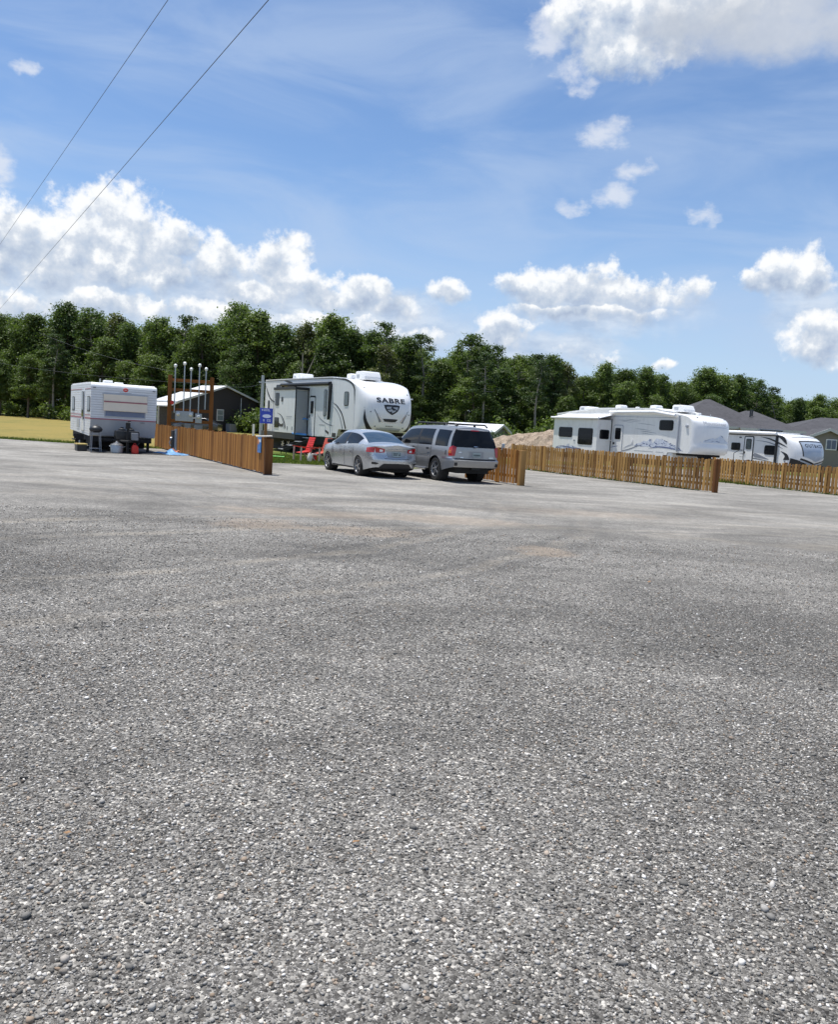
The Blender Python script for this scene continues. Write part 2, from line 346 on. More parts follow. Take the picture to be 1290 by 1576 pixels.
# ---------------------------------------------------------------- ground
ARCS = [(-13.1, 19.1, 16.6, .17), (-13.1, 19.1, 14.9, .16), (9.5, -4.5, 20.5, .2), (9.5, -4.5, 22.1, .2)]
def ground_mat_gravel():
    m = bpy.data.materials.new('gravel_ground'); m.use_nodes = True; nt = m.node_tree; g = G(nt); b = nt.nodes['Principled BSDF']
    geo = g.n('ShaderNodeNewGeometry').outputs['Position']
    def vor(scale, rnd=1.0):
        o = g.n('ShaderNodeTexVoronoi'); nt.links.new(geo, o.inputs['Vector']); o.inputs['Scale'].default_value = scale; o.inputs['Randomness'].default_value = rnd
        return o
    v1, v2 = vor(85), vor(190)
    sepc = []
    for v in (v1, v2):
        s = g.n('ShaderNodeSeparateColor'); nt.links.new(v.outputs['Color'], s.inputs[0]); sepc.append(s)
    pal = [(0.0, (0.039, 0.036, 0.033)), (0.3, (0.098, 0.092, 0.083)), (0.6, (0.184, 0.173, 0.155)), (0.85, (0.306, 0.290, 0.261)), (1.0, (0.562, 0.528, 0.470))]
    c1 = g.ramp(sepc[0].outputs[0], pal)
    c2 = g.ramp(sepc[1].outputs[0], [(0.0, (0.042, 0.039, 0.036)), (0.5, (0.129, 0.122, 0.112)), (1.0, (0.306, 0.291, 0.267))])
    pick = g.mapr(sepc[0].outputs[1], 0.40, 0.44)
    c = g.mix(pick, c2, c1)
    # dark crevices between stones
    crev = g.mapr(v1.outputs['Distance'], 0.006, 0.011)
    big = g.noise(geo, 0.55, 6.0, 0.6, 0.4); mid = g.noise(g.vadd(geo, (31, 7, 0)), 2.6, 6.0, 0.62, 0.5); fine = g.noise(geo, 16.0, 5.0, 0.65)
    # clumps where paler or darker stone lies thicker
    gain = g.m('MULTIPLY', g.m('ADD', 0.62, g.m('MULTIPLY', mid, 0.75)), g.m('ADD', 0.55, g.m('MULTIPLY', fine, 0.9)))
    cg = g.n('ShaderNodeVectorMath', operation='SCALE'); nt.links.new(c, cg.inputs[0]); nt.links.new(gain, cg.inputs[3]); c = cg.outputs[0]
    # tan fines worn through along the drive
    sep = g.n('ShaderNodeSeparateXYZ'); nt.links.new(geo, sep.inputs[0]); X, Y, Z = sep.outputs
    wob = g.m('MULTIPLY', g.m('SUBTRACT', big, 0.5), 4.0)
    def band(cen, half, slope):                       # a worn wheel track crossing the lot
        d = g.m('ABSOLUTE', g.m('SUBTRACT', g.m('ADD', Y, g.m('ADD', wob, g.m('MULTIPLY', X, slope))), cen))
        return g.mapr(d, half, half * 0.15)
    ARCW = g.m('MULTIPLY', g.m('SUBTRACT', big, 0.5), 0.9)
    core = edge = None
    def add(cur, q): return q if cur is None else g.m('MAXIMUM', cur, q)
    for cx_, cy_, r_, hw_ in ARCS:                    # curving wheel tracks: packed pale core, loose dark edges
        ddx, ddy = g.m('SUBTRACT', X, cx_), g.m('SUBTRACT', Y, cy_)
        rr = g.m('ADD', g.m('SQRT', g.m('ADD', g.m('MULTIPLY', ddx, ddx), g.m('MULTIPLY', ddy, ddy))), ARCW)
        d = g.m('ABSOLUTE', g.m('SUBTRACT', rr, r_))
        core = add(core, g.mapr(d, hw_, hw_ * 0.3)); edge = add(edge, g.mapr(g.m('ABSOLUTE', g.m('SUBTRACT', d, hw_ + 0.1)), 0.16, 0.02))
    for cen, half, sl in ((23.0, 0.7, 0.03), (21.0, 0.9, 0.04), (19.0, 0.6, 0.05), (17.3, 0.8, 0.05), (15.0, 0.5, 0.09)): core = add(core, g.m('MULTIPLY', band(cen, half, sl), 0.9)); edge = add(edge, g.m('MULTIPLY', band(cen + 1.1, 0.35, sl), 0.8))
    streak = g.noise(g.vmul(geo, (0.35, 2.2, 1)), 1.0, 6.0, 0.65, 0.6)
    core = g.m('MULTIPLY', core, g.mapr(streak, 0.35, 0.62)); edge = g.m('MULTIPLY', edge, g.mapr(mid, 0.36, 0.60))
    c = g.mix(g.m('MULTIPLY', core, g.mapr(Y, 4.0, 14.0, 0.16, 0.58)), c, (0.28, 0.245, 0.195, 1))
    c = g.mix(g.m('MULTIPLY', edge, g.mapr(Y, 4.0, 12.0, 0.35, 0.60)), c, (0.075, 0.072, 0.067, 1))
    patch = g.mapr(g.noise(g.vadd(geo, (5, 40, 0)), 0.9, 7.0, 0.66, 0.3), 0.60, 0.74)
    c = g.mix(g.m('MULTIPLY', patch, 0.5), c, (0.15, 0.128, 0.098, 1))
    def spot(x, y, rx, ry):
        a = g.m('DIVIDE', g.m('SUBTRACT', X, x), rx); d = g.m('DIVIDE', g.m('SUBTRACT', Y, y), ry)
        q = g.m('SUBTRACT', 1.0, g.m('ADD', g.m('MULTIPLY', a, a), g.m('MULTIPLY', d, d)))
        return g.mapr(g.m('ADD', q, g.m('MULTIPLY', g.m('SUBTRACT', mid, 0.5), 2.6)), 0.0, 0.9)
    s = None
    for px, py, rx, ry in ((400, 806, 0.9, 0.9), (560, 818, 1.2, 0.7), (835, 848, 0.6, 0.7), (690, 800, 1.9, 0.9), (900, 790, 2.5, 0.9), (480, 790, 2.2, 0.8)):
        P = gnd(px, py); q = spot(P.x, P.y, rx, ry); s = q if s is None else g.m('MAXIMUM', s, q)
    c = g.mix(g.m('MULTIPLY', s, 0.55), c, (0.27, 0.205, 0.145, 1))
    # dust: the far part of the lot is driven more and is paler and browner
    far = g.mapr(Y, 6.0, 24.0)
    dust = g.mix(mid, (0.23, 0.219, 0.197, 1), (0.38, 0.361, 0.325, 1))
    c = g.mix(g.m('MULTIPLY', far, 0.62), c, dust)
    grain = g.m('MULTIPLY', g.m('ADD', 0.55, g.m('MULTIPLY', g.noise(g.vmul(geo, (1.0, 0.45, 1)), 9.0, 5.0, 0.75), 0.9)), g.m('ADD', 0.70, g.m('MULTIPLY', g.noise(g.vmul(geo, (0.5, 0.9, 1)), 1.1, 7.0, 0.7), 0.6)))
    gs = g.n('ShaderNodeVectorMath', operation='SCALE'); nt.links.new(c, gs.inputs[0]); nt.links.new(grain, gs.inputs[3]); c = gs.outputs[0]
    # darker damp and paler dry swathes metres across
    sw = g.noise(g.vmul(g.vadd(geo, (3, 11, 0)), (0.6, 1.0, 1)), 0.42, 5.0, 0.6, 0.8)
    gs = g.n('ShaderNodeVectorMath', operation='SCALE'); nt.links.new(c, gs.inputs[0]); nt.links.new(g.mapr(sw, 0.3, 0.7, 0.74, 1.28), gs.inputs[3]); c = gs.outputs[0]
    nt.links.new(c, b.inputs['Base Color']); b.inputs['Roughness'].default_value = 0.92; b.inputs['Specular IOR Level'].default_value = 0.25
    h = g.m('ADD', g.m('MULTIPLY', v1.outputs['Distance'], -0.009), g.m('ADD', g.m('MULTIPLY', sepc[0].outputs[2], 0.004), g.m('MULTIPLY', v2.outputs['Distance'], -0.003)))
    h = g.m('ADD', h, g.m('MULTIPLY', mid, 0.012))
    bn = g.n('ShaderNodeBump'); bn.inputs['Strength'].default_value = 0.85; bn.inputs['Distance'].default_value = 1.0
    nt.links.new(h, bn.inputs['Height']); nt.links.new(bn.outputs[0], b.inputs['Normal'])
    return m

def grass_mat(name, dry, green, thr, soil=(0.16, 0.12, 0.08)):
    m = bpy.data.materials.new(name); m.use_nodes = True; nt = m.node_tree; g = G(nt); b = nt.nodes['Principled BSDF']
    geo = g.n('ShaderNodeNewGeometry').outputs['Position']
    a = g.noise(g.vmul(geo, (1, 0.4, 1)), 0.22, 6.0, 0.6); f = g.noise(g.vmul(geo, (1, 0.5, 1)), 7.0, 6.0, 0.7); q = g.noise(geo, 1.6, 5.0, 0.6)
    c = g.mix(g.mapr(g.m('ADD', a, g.m('MULTIPLY', g.m('SUBTRACT', q, 0.5), 0.6)), thr - 0.12, thr + 0.14), (*dry, 1), (*green, 1))
    c = g.mix(g.mapr(q, 0.62, 0.80, 0.0, 0.6), c, (*soil, 1))
    sc = g.n('ShaderNodeVectorMath', operation='SCALE'); nt.links.new(c, sc.inputs[0]); nt.links.new(g.m('ADD', 0.6, g.m('MULTIPLY', f, 0.8)), sc.inputs[3])
    nt.links.new(sc.outputs[0], b.inputs['Base Color']); b.inputs['Roughness'].default_value = 0.95; b.inputs['Specular IOR Level'].default_value = 0.15
    bn = g.n('ShaderNodeBump'); bn.inputs['Strength'].default_value = 0.8; bn.inputs['Distance'].default_value = 0.06
    nt.links.new(f, bn.inputs['Height']); nt.links.new(bn.outputs[0], b.inputs['Normal'])
    return m
MG = ground_mat_gravel()
M_FIELD = grass_mat('dry_grass', (0.255, 0.20, 0.06), (0.155, 0.15, 0.045), 0.56)
M_LAWN = grass_mat('lawn_grass', (0.20, 0.18, 0.055), (0.085, 0.125, 0.022), 0.5)
M_WOODFLOOR = grass_mat('woodland_floor', (0.05, 0.055, 0.02), (0.035, 0.05, 0.015), 0.5)

def sheet(name, poly, z, m):
    b = MB(); b.face([(x, y, z) for x, y in poly]); o = b.build(name, m); return tag(o, kind='structure')
sheet('ground', [(-3000, -3000), (3000, -3000), (3000, 3000), (-3000, 3000)], -0.02, M_WOODFLOOR)
sheet('gravel_lot', [(-400, -300), (400, -300), (400, 62), (-400, 62)], 0.0, MG)
sheet('dry_field', [(-420, 43), (-60, 41.2), (-20, 39.4), (-12.4, 38.6), (-11.2, 38.2), (-9.0, 50), (-16, 125), (-420, 150)], 0.004, M_FIELD)
sheet('site_lawn', [(-11.0, 37.6), (-8.05, 31.35), (-6.6, 31.5), (-5.2, 32.0), (-3.7, 32.3), (-2.2, 33.2), (-0.6, 33.6), (0.9, 35.4), (2.6, 41), (6, 48), (14, 56), (420, 60), (420, 300), (-420, 300), (-420, 149), (-15.9, 124.6), (-8.95, 50)], 0.008, M_LAWN)

# ---------------------------------------------------------------- loose stones lying on the lot
def stone_mat():
    m = bpy.data.materials.new('crushed_stone'); m.use_nodes = True; nt = m.node_tree; g = G(nt); b = nt.nodes['Principled BSDF']
    a = g.n('ShaderNodeAttribute', attribute_name='shade'); s = g.n('ShaderNodeSeparateColor'); nt.links.new(a.outputs['Color'], s.inputs[0])
    c = g.ramp(s.outputs[0], [(0.0, (0.085, 0.081, 0.073)), (0.30, (0.206, 0.196, 0.179)), (0.58, (0.364, 0.347, 0.319)), (0.82, (0.577, 0.547, 0.503)), (0.95, (0.824, 0.781, 0.713)), (1.0, (0.850, 0.850, 0.850))])
    c = g.mix(g.mapr(s.outputs[1], 0.84, 0.95, 0.0, 0.65), c, (0.34, 0.245, 0.165, 1))
    geo = g.n('ShaderNodeNewGeometry').outputs['Position']; n = g.noise(geo, 140.0, 4.0, 0.7)
    sc = g.n('ShaderNodeVectorMath', operation='SCALE'); nt.links.new(c, sc.inputs[0]); nt.links.new(g.m('ADD', 0.62, g.m('MULTIPLY', n, 0.8)), sc.inputs[3])
    nt.links.new(sc.outputs[0], b.inputs['Base Color']); b.inputs['Roughness'].default_value = 0.85; b.inputs['Specular IOR Level'].default_value = 0.3
    return m
def build_stones():
    t = (1 + 5 ** 0.5) / 2
    V = np.array([(-1, t, 0), (1, t, 0), (-1, -t, 0), (1, -t, 0), (0, -1, t), (0, 1, t), (0, -1, -t), (0, 1, -t), (t, 0, -1), (t, 0, 1), (-t, 0, -1), (-t, 0, 1)], float); V /= np.linalg.norm(V[0])
    F = np.array([(0, 11, 5), (0, 5, 1), (0, 1, 7), (0, 7, 10), (0, 10, 11), (1, 5, 9), (5, 11, 4), (11, 10, 2), (10, 7, 6), (7, 1, 8), (3, 9, 4), (3, 4, 2), (3, 2, 6), (3, 6, 8), (3, 8, 9), (4, 9, 5), (2, 4, 11), (6, 2, 10), (8, 6, 7), (9, 8, 1)])
    P, S = [], []
    for y0, y1, dens, smin, smax in ((1.55, 3.2, 8600, 0.0022, 0.0085), (3.2, 5.5, 4600, 0.0028, 0.0085), (5.5, 9.0, 1700, 0.0036, 0.0095), (9.0, 13.5, 330, 0.006, 0.0115), (1.55, 7.0, 60, 0.009, 0.016)):
        w1 = 0.56 * y1 + 1.3; n = int(dens * (y1 - y0) * 2 * w1)
        y = RNG.uniform(y0, y1, n); x = RNG.uniform(-w1, w1, n); k = np.abs(x) < 0.56 * y + 1.3
        x, y = x[k], y[k]
        s = smin + (smax - smin) * RNG.random(len(x)) ** 3.4
        # stones drift into thicker and thinner patches
        d = np.sin(x * 1.7 + 1.3 * np.sin(y * 0.9)) * np.cos(y * 1.3 + 0.7 * np.sin(x * 1.1)) + 0.6 * np.sin(x * 4.1 + y * 2.3) * np.sin(y * 3.7 - x)
        pr = np.clip(0.80 + 0.30 * d, 0.2, 1)
        for cx_, cy_, r_, hw_ in ARCS: pr = np.where(np.abs(np.hypot(x - cx_, y - cy_) - r_) < hw_, pr * 0.72, pr)
        k = RNG.random(len(x)) < pr
        P.append(np.c_[x, y][k]); S.append(s[k])
    P = np.concatenate(P); S = np.concatenate(S); n = len(P)
    sc = np.stack([S * RNG.uniform(0.8, 1.5, n), S * RNG.uniform(0.7, 1.15, n), S * RNG.uniform(0.45, 0.85, n)], 1)
    jit = RNG.uniform(0.68, 1.22, (n, 12, 1))
    v = V[None] * jit * sc[:, None, :]
    # tumble, then spin
    tx, ty, tz = RNG.normal(0, 0.35, n), RNG.normal(0, 0.35, n), RNG.uniform(0, 2 * pi, n)
    def rot(v, a, i, j):
        c, s_ = np.cos(a)[:, None], np.sin(a)[:, None]; o = v.copy(); o[..., i] = v[..., i] * c - v[..., j] * s_; o[..., j] = v[..., i] * s_ + v[..., j] * c; return o
    v = rot(rot(rot(v, tx, 1, 2), ty, 0, 2), tz, 0, 1)
    v[..., 0] += P[:, None, 0]; v[..., 1] += P[:, None, 1]; v[..., 2] += (sc[:, 2] * 0.42)[:, None] + 0.0005
    me = bpy.data.meshes.new('loose_gravel')
    me.vertices.add(n * 12); me.vertices.foreach_set('co', v.astype(np.float32).ravel())
    idx = (F[None] + (np.arange(n) * 12)[:, None, None]).astype(np.int32).ravel()
    me.loops.add(len(idx)); me.loops.foreach_set('vertex_index', idx)
    nf = n * 20; me.polygons.add(nf); me.polygons.foreach_set('loop_start', (np.arange(nf) * 3).astype(np.int32))
    at_ = me.attributes.new('shade', 'FLOAT_COLOR', 'POINT')
    c = np.ones((n, 12, 4), np.float32); c[..., 0] = np.clip(RNG.beta(1.15, 1.9, n), 0, 1)[:, None]; c[..., 1] = RNG.random(n)[:, None]
    at_.data.foreach_set('color', c.ravel())
    me.update(calc_edges=True); me.materials.append(stone_mat())
    o = bpy.data.objects.new('loose_gravel', me); COL.objects.link(o)
    tag(o, 'loose grey crushed stone lying over the lot', 'gravel', kind='stuff'); print('stones', n)
build_stones()

# ---------------------------------------------------------------- camper vehicles (local frame: x forward, y away from the door side, z up)
def text_mesh(txt, size, bold=0.0, stretch=1.0, space=1.0):
    cu = bpy.data.curves.new('lettering', 'FONT'); cu.body = txt; cu.size = size; cu.align_x = 'CENTER'; cu.align_y = 'CENTER'
    cu.offset = bold; cu.space_character = space; cu.resolution_u = 3
    o = bpy.data.objects.new('lettering', cu); COL.objects.link(o)
    dg = bpy.context.evaluated_depsgraph_get(); dg.update()
    me = bpy.data.meshes.new_from_object(o.evaluated_get(dg)); bpy.data.objects.remove(o); bpy.data.curves.remove(cu)
    bm = bmesh.new(); bm.from_mesh(me)
    bmesh.ops.triangulate(bm, faces=bm.faces); bmesh.ops.subdivide_edges(bm, edges=[e for e in bm.edges if e.calc_length() > size * 0.25], cuts=1)
    for v in bm.verts: v.co.x *= stretch
    bm.to_mesh(me); bm.free(); return me
def letter_part(name, txt, size, m, parent, fn, bold=0.0, stretch=1.0, space=1.0):
    me = text_mesh(txt, size, bold, stretch, space)
    for v in me.vertices: v.co = Vector(fn(v.co.x, v.co.y))
    me.materials.append(m); o = bpy.data.objects.new(name, me); COL.objects.link(o); o.parent = parent; return o

def window_xz(parent, x0, x1, z0, z1, y, r=0.06, fr=0.03, pane=None, frame=None, bar=None):
    f = MB().prism(rrect(x0 - fr, x1 + fr, z0 - fr, z1 + fr, r + fr), y - 0.018, y + 0.02).build('window', frame or M_BLACK, parent)
    MB().prism(rrect(x0, x1, z0, z1, r), y - 0.024, y - 0.012).build('pane', pane or M_GLASS, f)
    if bar:
        b = MB()
        for z in bar: b.box(x0, x1, y - 0.03, y - 0.02, z - 0.008, z + 0.008)
        b.build('mullion', M_BLACK, f)
    return f
def ribbon(parent, name, m, pts, y=-0.004):            # decal on the side wall: points (x, z, half thickness)
    b = MB(); n = len(pts)
    T = [(i, p[0]) for i, p in enumerate(pts)]; U = [(i, p[1]) for i, p in enumerate(pts)]; W = [(i, p[2]) for i, p in enumerate(pts)]
    N = (n - 1) * 5; P = [(stab(T, k * (n - 1) / N), stab(U, k * (n - 1) / N), max(0.002, stab(W, k * (n - 1) / N))) for k in range(N + 1)]
    up, dn = [], []
    for k in range(N + 1):
        a, c = P[max(0, k - 1)], P[min(N, k + 1)]; dx, dz = c[0] - a[0], c[1] - a[1]; L = math.hypot(dx, dz) or 1
        nx, nz = -dz / L, dx / L
        up.append((P[k][0] + nx * P[k][2], y, P[k][1] + nz * P[k][2])); dn.append((P[k][0] - nx * P[k][2], y, P[k][1] - nz * P[k][2]))
    for k in range(N): b.face((up[k], up[k + 1], dn[k + 1], dn[k]))
    return b.build(name, m, parent)
def wheel(parent, x, y, r, w, side=-1, spokes=5, rim=None, name='wheel', rr=0.62):
    prof = [(r * rr, -w / 2), (r * 0.9, -w / 2), (r * 0.985, -w * 0.38), (r, -w * 0.22), (r, w * 0.22), (r * 0.985, w * 0.38), (r * 0.9, w / 2), (r * rr, w / 2)]
    t = MB().lathe(prof, ax='y', n=28, cap=False).build(name, M_TYRE, parent, smooth=True); t.location = (x, y, r)
    f = side * w * 0.40
    d = MB().lathe([(r * rr, f - side * 0.05), (r * rr * 1.02, f + side * 0.012), (r * rr * 0.93, f + side * 0.016), (r * rr * 0.88, f - side * 0.03)], ax='y', n=28, cap=False)
    for k in range(spokes):
        a = 2 * pi * k / spokes + 0.3
        M = Matrix.Rotation(a, 4, 'Y')
        d.box(-r * 0.075, r * 0.075, min(f - side * 0.02, f + side * 0.008), max(f - side * 0.02, f + side * 0.008), r * 0.05, r * rr * 0.95, M)
    d.lathe([(0.0, f + side * 0.014), (r * 0.15, f + side * 0.014), (r * 0.17, f - side * 0.03)], ax='y', n=14)
    d.build('rim', rim or M_ALLOY, t, smooth=True)
    MB().lathe([(0.0, f - side * 0.045), (r * rr * 0.9, f - side * 0.045), (r * rr * 0.9, f - side * 0.06)], ax='y', n=24).build('brake_disc', M_DARK, t)
    return t
def ac_unit(parent, x0, x1, y0, y1, z0, z1, m=None):
    b = MB(); s = 0.10
    poly = [(x0, z0), (x1, z0), (x1 + 0.0, z0 + (z1 - z0) * .35), (x1 - s * 1.4, z1 - 0.03), (x1 - s * 2.4, z1), (x0 + s, z1), (x0 + 0.03, z1 - 0.05), (x0, z0 + 0.08)]
    b.prism(poly, y0, y1)
    o = b.build('air_conditioner', m or M_CAP, parent, bevel=0.035, seg=3, smooth=True)
    v = MB()
    for k in range(5): v.box(x0 + 0.15, x0 + 0.45, y0 - 0.012, y0 + 0.01, z0 + 0.09 + 0.035 * k, z0 + 0.107 + 0.035 * k)
    v.build('louvre', M_LTGREY, o); return o
def roof_vent(parent, x, y, z, w=0.4, h=0.16):
    b = MB(); b.prism([(x - w / 2, z), (x + w / 2, z), (x + w * 0.38, z + h * 0.8), (x + w * 0.2, z + h), (x - w * 0.42, z + h * 0.92), (x - w / 2, z + h * .5)], y - w / 2, y + w / 2)
    return b.build('roof_vent', M_CAP, parent, bevel=0.02, smooth=True)
def cap_fn(xe, xn, p, q, W, k=1.0):
    def X(y, z):
        t = min(1.0, abs(y - W / 2) / (W / 2)); a = stab(xe, z); return a + (stab(xn, z) - a) * (1 - t ** p) ** q
    return X
def cap_mesh(name, parent, m, X, W, z0, z1, nz=30, ny=36, zs=None):
    def f(a, b):
        z = z0 + (z1 - z0) * (1 - (1 - a) ** 1.6); t = math.sin((b - 0.5) * pi); y = W / 2 + t * W / 2
        return (X(y, z), y, z)
    return MB().grid(f, nz, ny).build(name, m, parent, smooth=True)
def cap_poly(name, parent, m, X, pts, off=0.006, sub=8):      # decal quad strip on a cap: list of (y0, z0, y1, z1) rungs
    b = MB(); N = (len(pts) - 1) * sub
    C = [[(i, p[c]) for i, p in enumerate(pts)] for c in range(4)]
    def f(a, c):
        t = a * (len(pts) - 1); q = [stab(C[j], t) for j in range(4)]
        y, z = lerp(q[0], q[2], c), lerp(q[1], q[3], c)
        e = 0.02; dxy = (X(y + e, z) - X(y - e, z)) / (2 * e); dxz = (X(y, z + e) - X(y, z - e)) / (2 * e)
        n = Vector((1, -max(-3, min(3, dxy)), -max(-3, min(3, dxz)))).normalized() * off
        return (X(y, z) + n.x, y + n.y, z + n.z)
    return b.grid(f, N, 8).build(name, m, parent, smooth=True)
def cap_text(name, parent, m, X, txt, size, y, z, off=0.010, slope=0.0, **k):
    return letter_part(name, txt, size, m, parent, lambda u, v: (X(y + u, z + v + slope * u) + off, y + u, z + v + slope * u), **k)
def steps_part(parent, x0, x1, y_in, z_top, n, drop, run, m=None):
    b = MB(); t = MB()
    for k in range(n):
        z = z_top - k * drop; y = y_in - k * run
        t.box(x0 + 0.03, x1 - 0.03, y - 0.28, y, z - 0.03, z)
    for x in (x0, x1 - 0.03):
        b.prism([(y_in, z_top + 0.02), (y_in, z_top - 0.14), (y_in - (n - 1) * run - 0.28, z_top - (n - 1) * drop - 0.12), (y_in - (n - 1) * run - 0.28, z_top - (n - 1) * drop + 0.02)], x, x + 0.03, ax='x')
        for y in (y_in - (n - 1) * run - 0.1,): b.box(x, x + 0.03, y - 0.03, y, 0.01, z_top - (n - 1) * drop)
    s = b.build('entry_steps', M_PLASTIC, parent)
    t.build('tread', m or M_LTGREY, s); return s
def handrail(parent, pts, r, m, name='handrail'):
    return MB().tube(pts, r, 8).build(name, m, parent, smooth=True)
def rig(name, label, cat, a, org):
    a = R(a); return thing(name, label, cat, (org[0], org[1], 0), math.atan2(-cos(a), sin(a)))

# --- white fifth wheel with black swooshes behind the silver cars
def build_black_swoosh_camper():
    W = 2.66
    t = rig('fifth_wheel_camper', 'white fifth wheel camper with black swooshes and SABRE lettering, behind the silver sedan', 'camper', 31, (-3.616, 38.604))
    xe = [(1.38, .90), (3.37, .90), (3.48, .66), (3.57, .31), (3.66, -.2), (3.73, -.75), (3.78, -1.4)]
    xn = [(1.38, 1.70), (1.5, 1.86), (1.8, 1.97), (2.2, 2.02), (2.6, 1.97), (2.9, 1.84), (3.2, 1.52), (3.4, 1.12), (3.55, .66), (3.66, .12), (3.73, -.55), (3.78, -1.4)]
    X = cap_fn(xe, xn, 4.6, 0.5, W)
    edge = [(stab(xe, z), z) for z in np.linspace(1.38, 3.78, 40)]
    XR = -10.55
    body = [(XR, 1.0), (-.95, 0.95), (-.72, 1.38)] + edge + [(XR, 3.80)]
    b = MB().prism(body, 0, W).build('body', M_SIDE, t)
    MB().prism([(XR + .02, 3.80), (-1.6, 3.785), (-1.6, 3.83), (XR + .02, 3.85)], -0.02, W + 0.02).build('roof', M_ROOF, t)
    cap = cap_mesh('front_cap', t, M_CAP, X, W, 1.38, 3.78)
    # black edging along the cap and the roof
    tr = MB()
    E = [(stab(xe, z) - .02, z) for z in np.linspace(2.75, 3.77, 26)]
    cpath = [(1.62, 2.73)] + []
    ribbon(t, 'black_edging', M_BLACK, [(0.86, 2.55, .012), (0.80, 3.0, .04), (0.74, 3.28, .055), (0.45, 3.50, .05), (-.10, 3.645, .045), (-.7, 3.70, .03), (-1.5, 3.735, .018), (-4, 3.76, .012), (-10.4, 3.77, .012)], -0.006)
    for s, y0 in ((-1, 0.10), (1, 2.46)):
        cap_poly('black_swoosh', t, M_BLACK, X, [(y0 + s * -.04, 2.45, y0 - s * -.0 - s * .03, 2.42), (y0 - s * .02, 1.95, y0 - s * .10, 1.93), (y0 - s * .08, 1.65, y0 - s * .24, 1.62), (y0 - s * .16, 1.44, y0 - s * .42, 1.43)])
    # lettering, shield and V-shaped mouldings on the cap
    cap_text('lettering', cap, M_BLACK, X, 'SABRE', 0.30, 1.28, 2.77, bold=0.008, stretch=1.62, space=1.08)
    sh = cap_poly('shield_emblem', cap, M_BLACK, X, [(0.86, 2.57, 0.86, 2.57), (0.86, 2.57, 1.30, 2.60), (0.9, 2.42, 1.30, 2.5)], 0.012) if False else None
    b2 = MB()
    def cp(y, z, o=0.012): return (X(y, z) + o, y, z)
    outl = [(-.40, .20), (-.2, .225), (0, .215), (.2, .225), (.40, .20), (.36, .06), (.28, -.06), (.14, -.16), (0, -.23), (-.14, -.16), (-.28, -.06), (-.36, .06)]
    em = MB(); cen = cp(1.30, 2.40)
    for k in range(len(outl)): em.face([cen, cp(1.30 + outl[k][0], 2.38 + outl[k][1]), cp(1.30 + outl[(k + 1) % 12][0], 2.38 + outl[(k + 1) % 12][1])])
    e = em.build('shield_emblem', M_BLACK, cap)
    inn = MB()
    for poly in ([(-.29, .12), (-.02, .14), (-.06, .05), (-.26, .02)], [(.03, .12), (.30, .13), (.27, .0), (.1, .07)], [(-.24, -.02), (-.02, .03), (.06, -.03), (-.12, -.10)], [(-.02, -.06), (.2, .0), (.16, -.07), (0, -.15)]):
        inn.face([cp(1.30 + y, 2.38 + z, .02) for y, z in poly])
    inn.build('emblem_highlight', M_LTGREY, e)
    for s in (-1, 1):
        cap_poly('vee_moulding', cap, M_CHROME, X, [(1.30 + s * .82, 2.36, 1.30 + s * .78, 2.33), (1.30 + s * .66, 2.08, 1.30 + s * .60, 2.06), (1.30 + s * .50, 1.84, 1.30 + s * .42, 1.84)], .014)
        cap_poly('vee_shadow_gap', cap, M_MIDGREY, X, [(1.30 + s * .86, 2.36, 1.30 + s * .82, 2.35), (1.30 + s * .71, 2.06, 1.30 + s * .66, 2.06), (1.30 + s * .60, 1.80, 1.30 + s * .50, 1.83)], .010)
    cap_poly('grille_slot', cap, M_BLACK, X, [(.86, 1.97, .96, 1.85), (1.30, 1.975, 1.30, 1.835), (1.62, 1.97, 1.52, 1.85)], .012)
    cap_poly('vee_base', cap, M_CHROME, X, [(.80, 1.84, .84, 1.81), (1.30, 1.815, 1.30, 1.785), (1.68, 1.84, 1.64, 1.81)], .014)
    mk = MB()
    for k in range(5): y = 1.06 + .075 * k; mk.face([cp(y, 1.62), cp(y + .05, 1.62), cp(y + .05, 1.665), cp(y, 1.665)])
    mk.build('small_badge', M_MIDGREY, cap)
    for y, z in ((.32, 2.25), (2.2, 2.2), (.55, 1.62), (1.95, 1.6), (.25, 3.3), (2.28, 3.1)):
        MB().lathe([(0, .02), (.03, .015), (.035, -.02)], c=(X(y, z), y, z), ax='x', n=10).build('marker_light', M_MIDGREY, cap)
    cap_poly('lower_panel', cap, M_LTGREY, X, [(.62, 1.55, .66, 1.42), (1.30, 1.585, 1.30, 1.42), (1.86, 1.55, 1.82, 1.42)], .005)
    # side wall detail
    for x in (0.86, ): MB().box(x - .006, x + .006, -.006, 0, 1.42, 3.25).build('cap_seam', M_LTGREY, t)
    window_xz(t, -.20, .20, 2.50, 3.08, 0, .07, .035, M_GLASS2)
    # slide-out
    sl = MB().box(-7.2, -4.36, -.70, .02, 1.03, 3.20).build('slide_out', M_SIDE, t, bevel=0.0)
    MB().box(-7.28, -4.28, -.76, .0, 3.20, 3.33).build('slide_top', M_BLACK, sl)
    MB().box(-4.375, -4.345, -.715, -.66, 1.02, 3.2).build('corner_trim', M_BLACK, sl); MB().box(-7.215, -7.185, -.715, -.66, 1.02, 3.2).build('corner_trim', M_LTGREY, sl)
    MB().box(-4.36, -4.33, -.05, -.005, 1.0, 3.2).build('flange', M_BLACK, sl)
    MB().box(-4.36, -4.352, -.68, -.06, 1.06, 3.17).build('end_panel', mat('slide_end_shaded', (0.34, 0.345, 0.355), 0.45, var=0.05), sl)  # end wall coloured darker than the side to paint in its shade
    window_xz(sl, -7.05, -6.62, 2.42, 3.02, -.70, .03, .03)
    window_xz(sl, -6.24, -6.06, 2.62, 2.82, -.70, .02, .02)
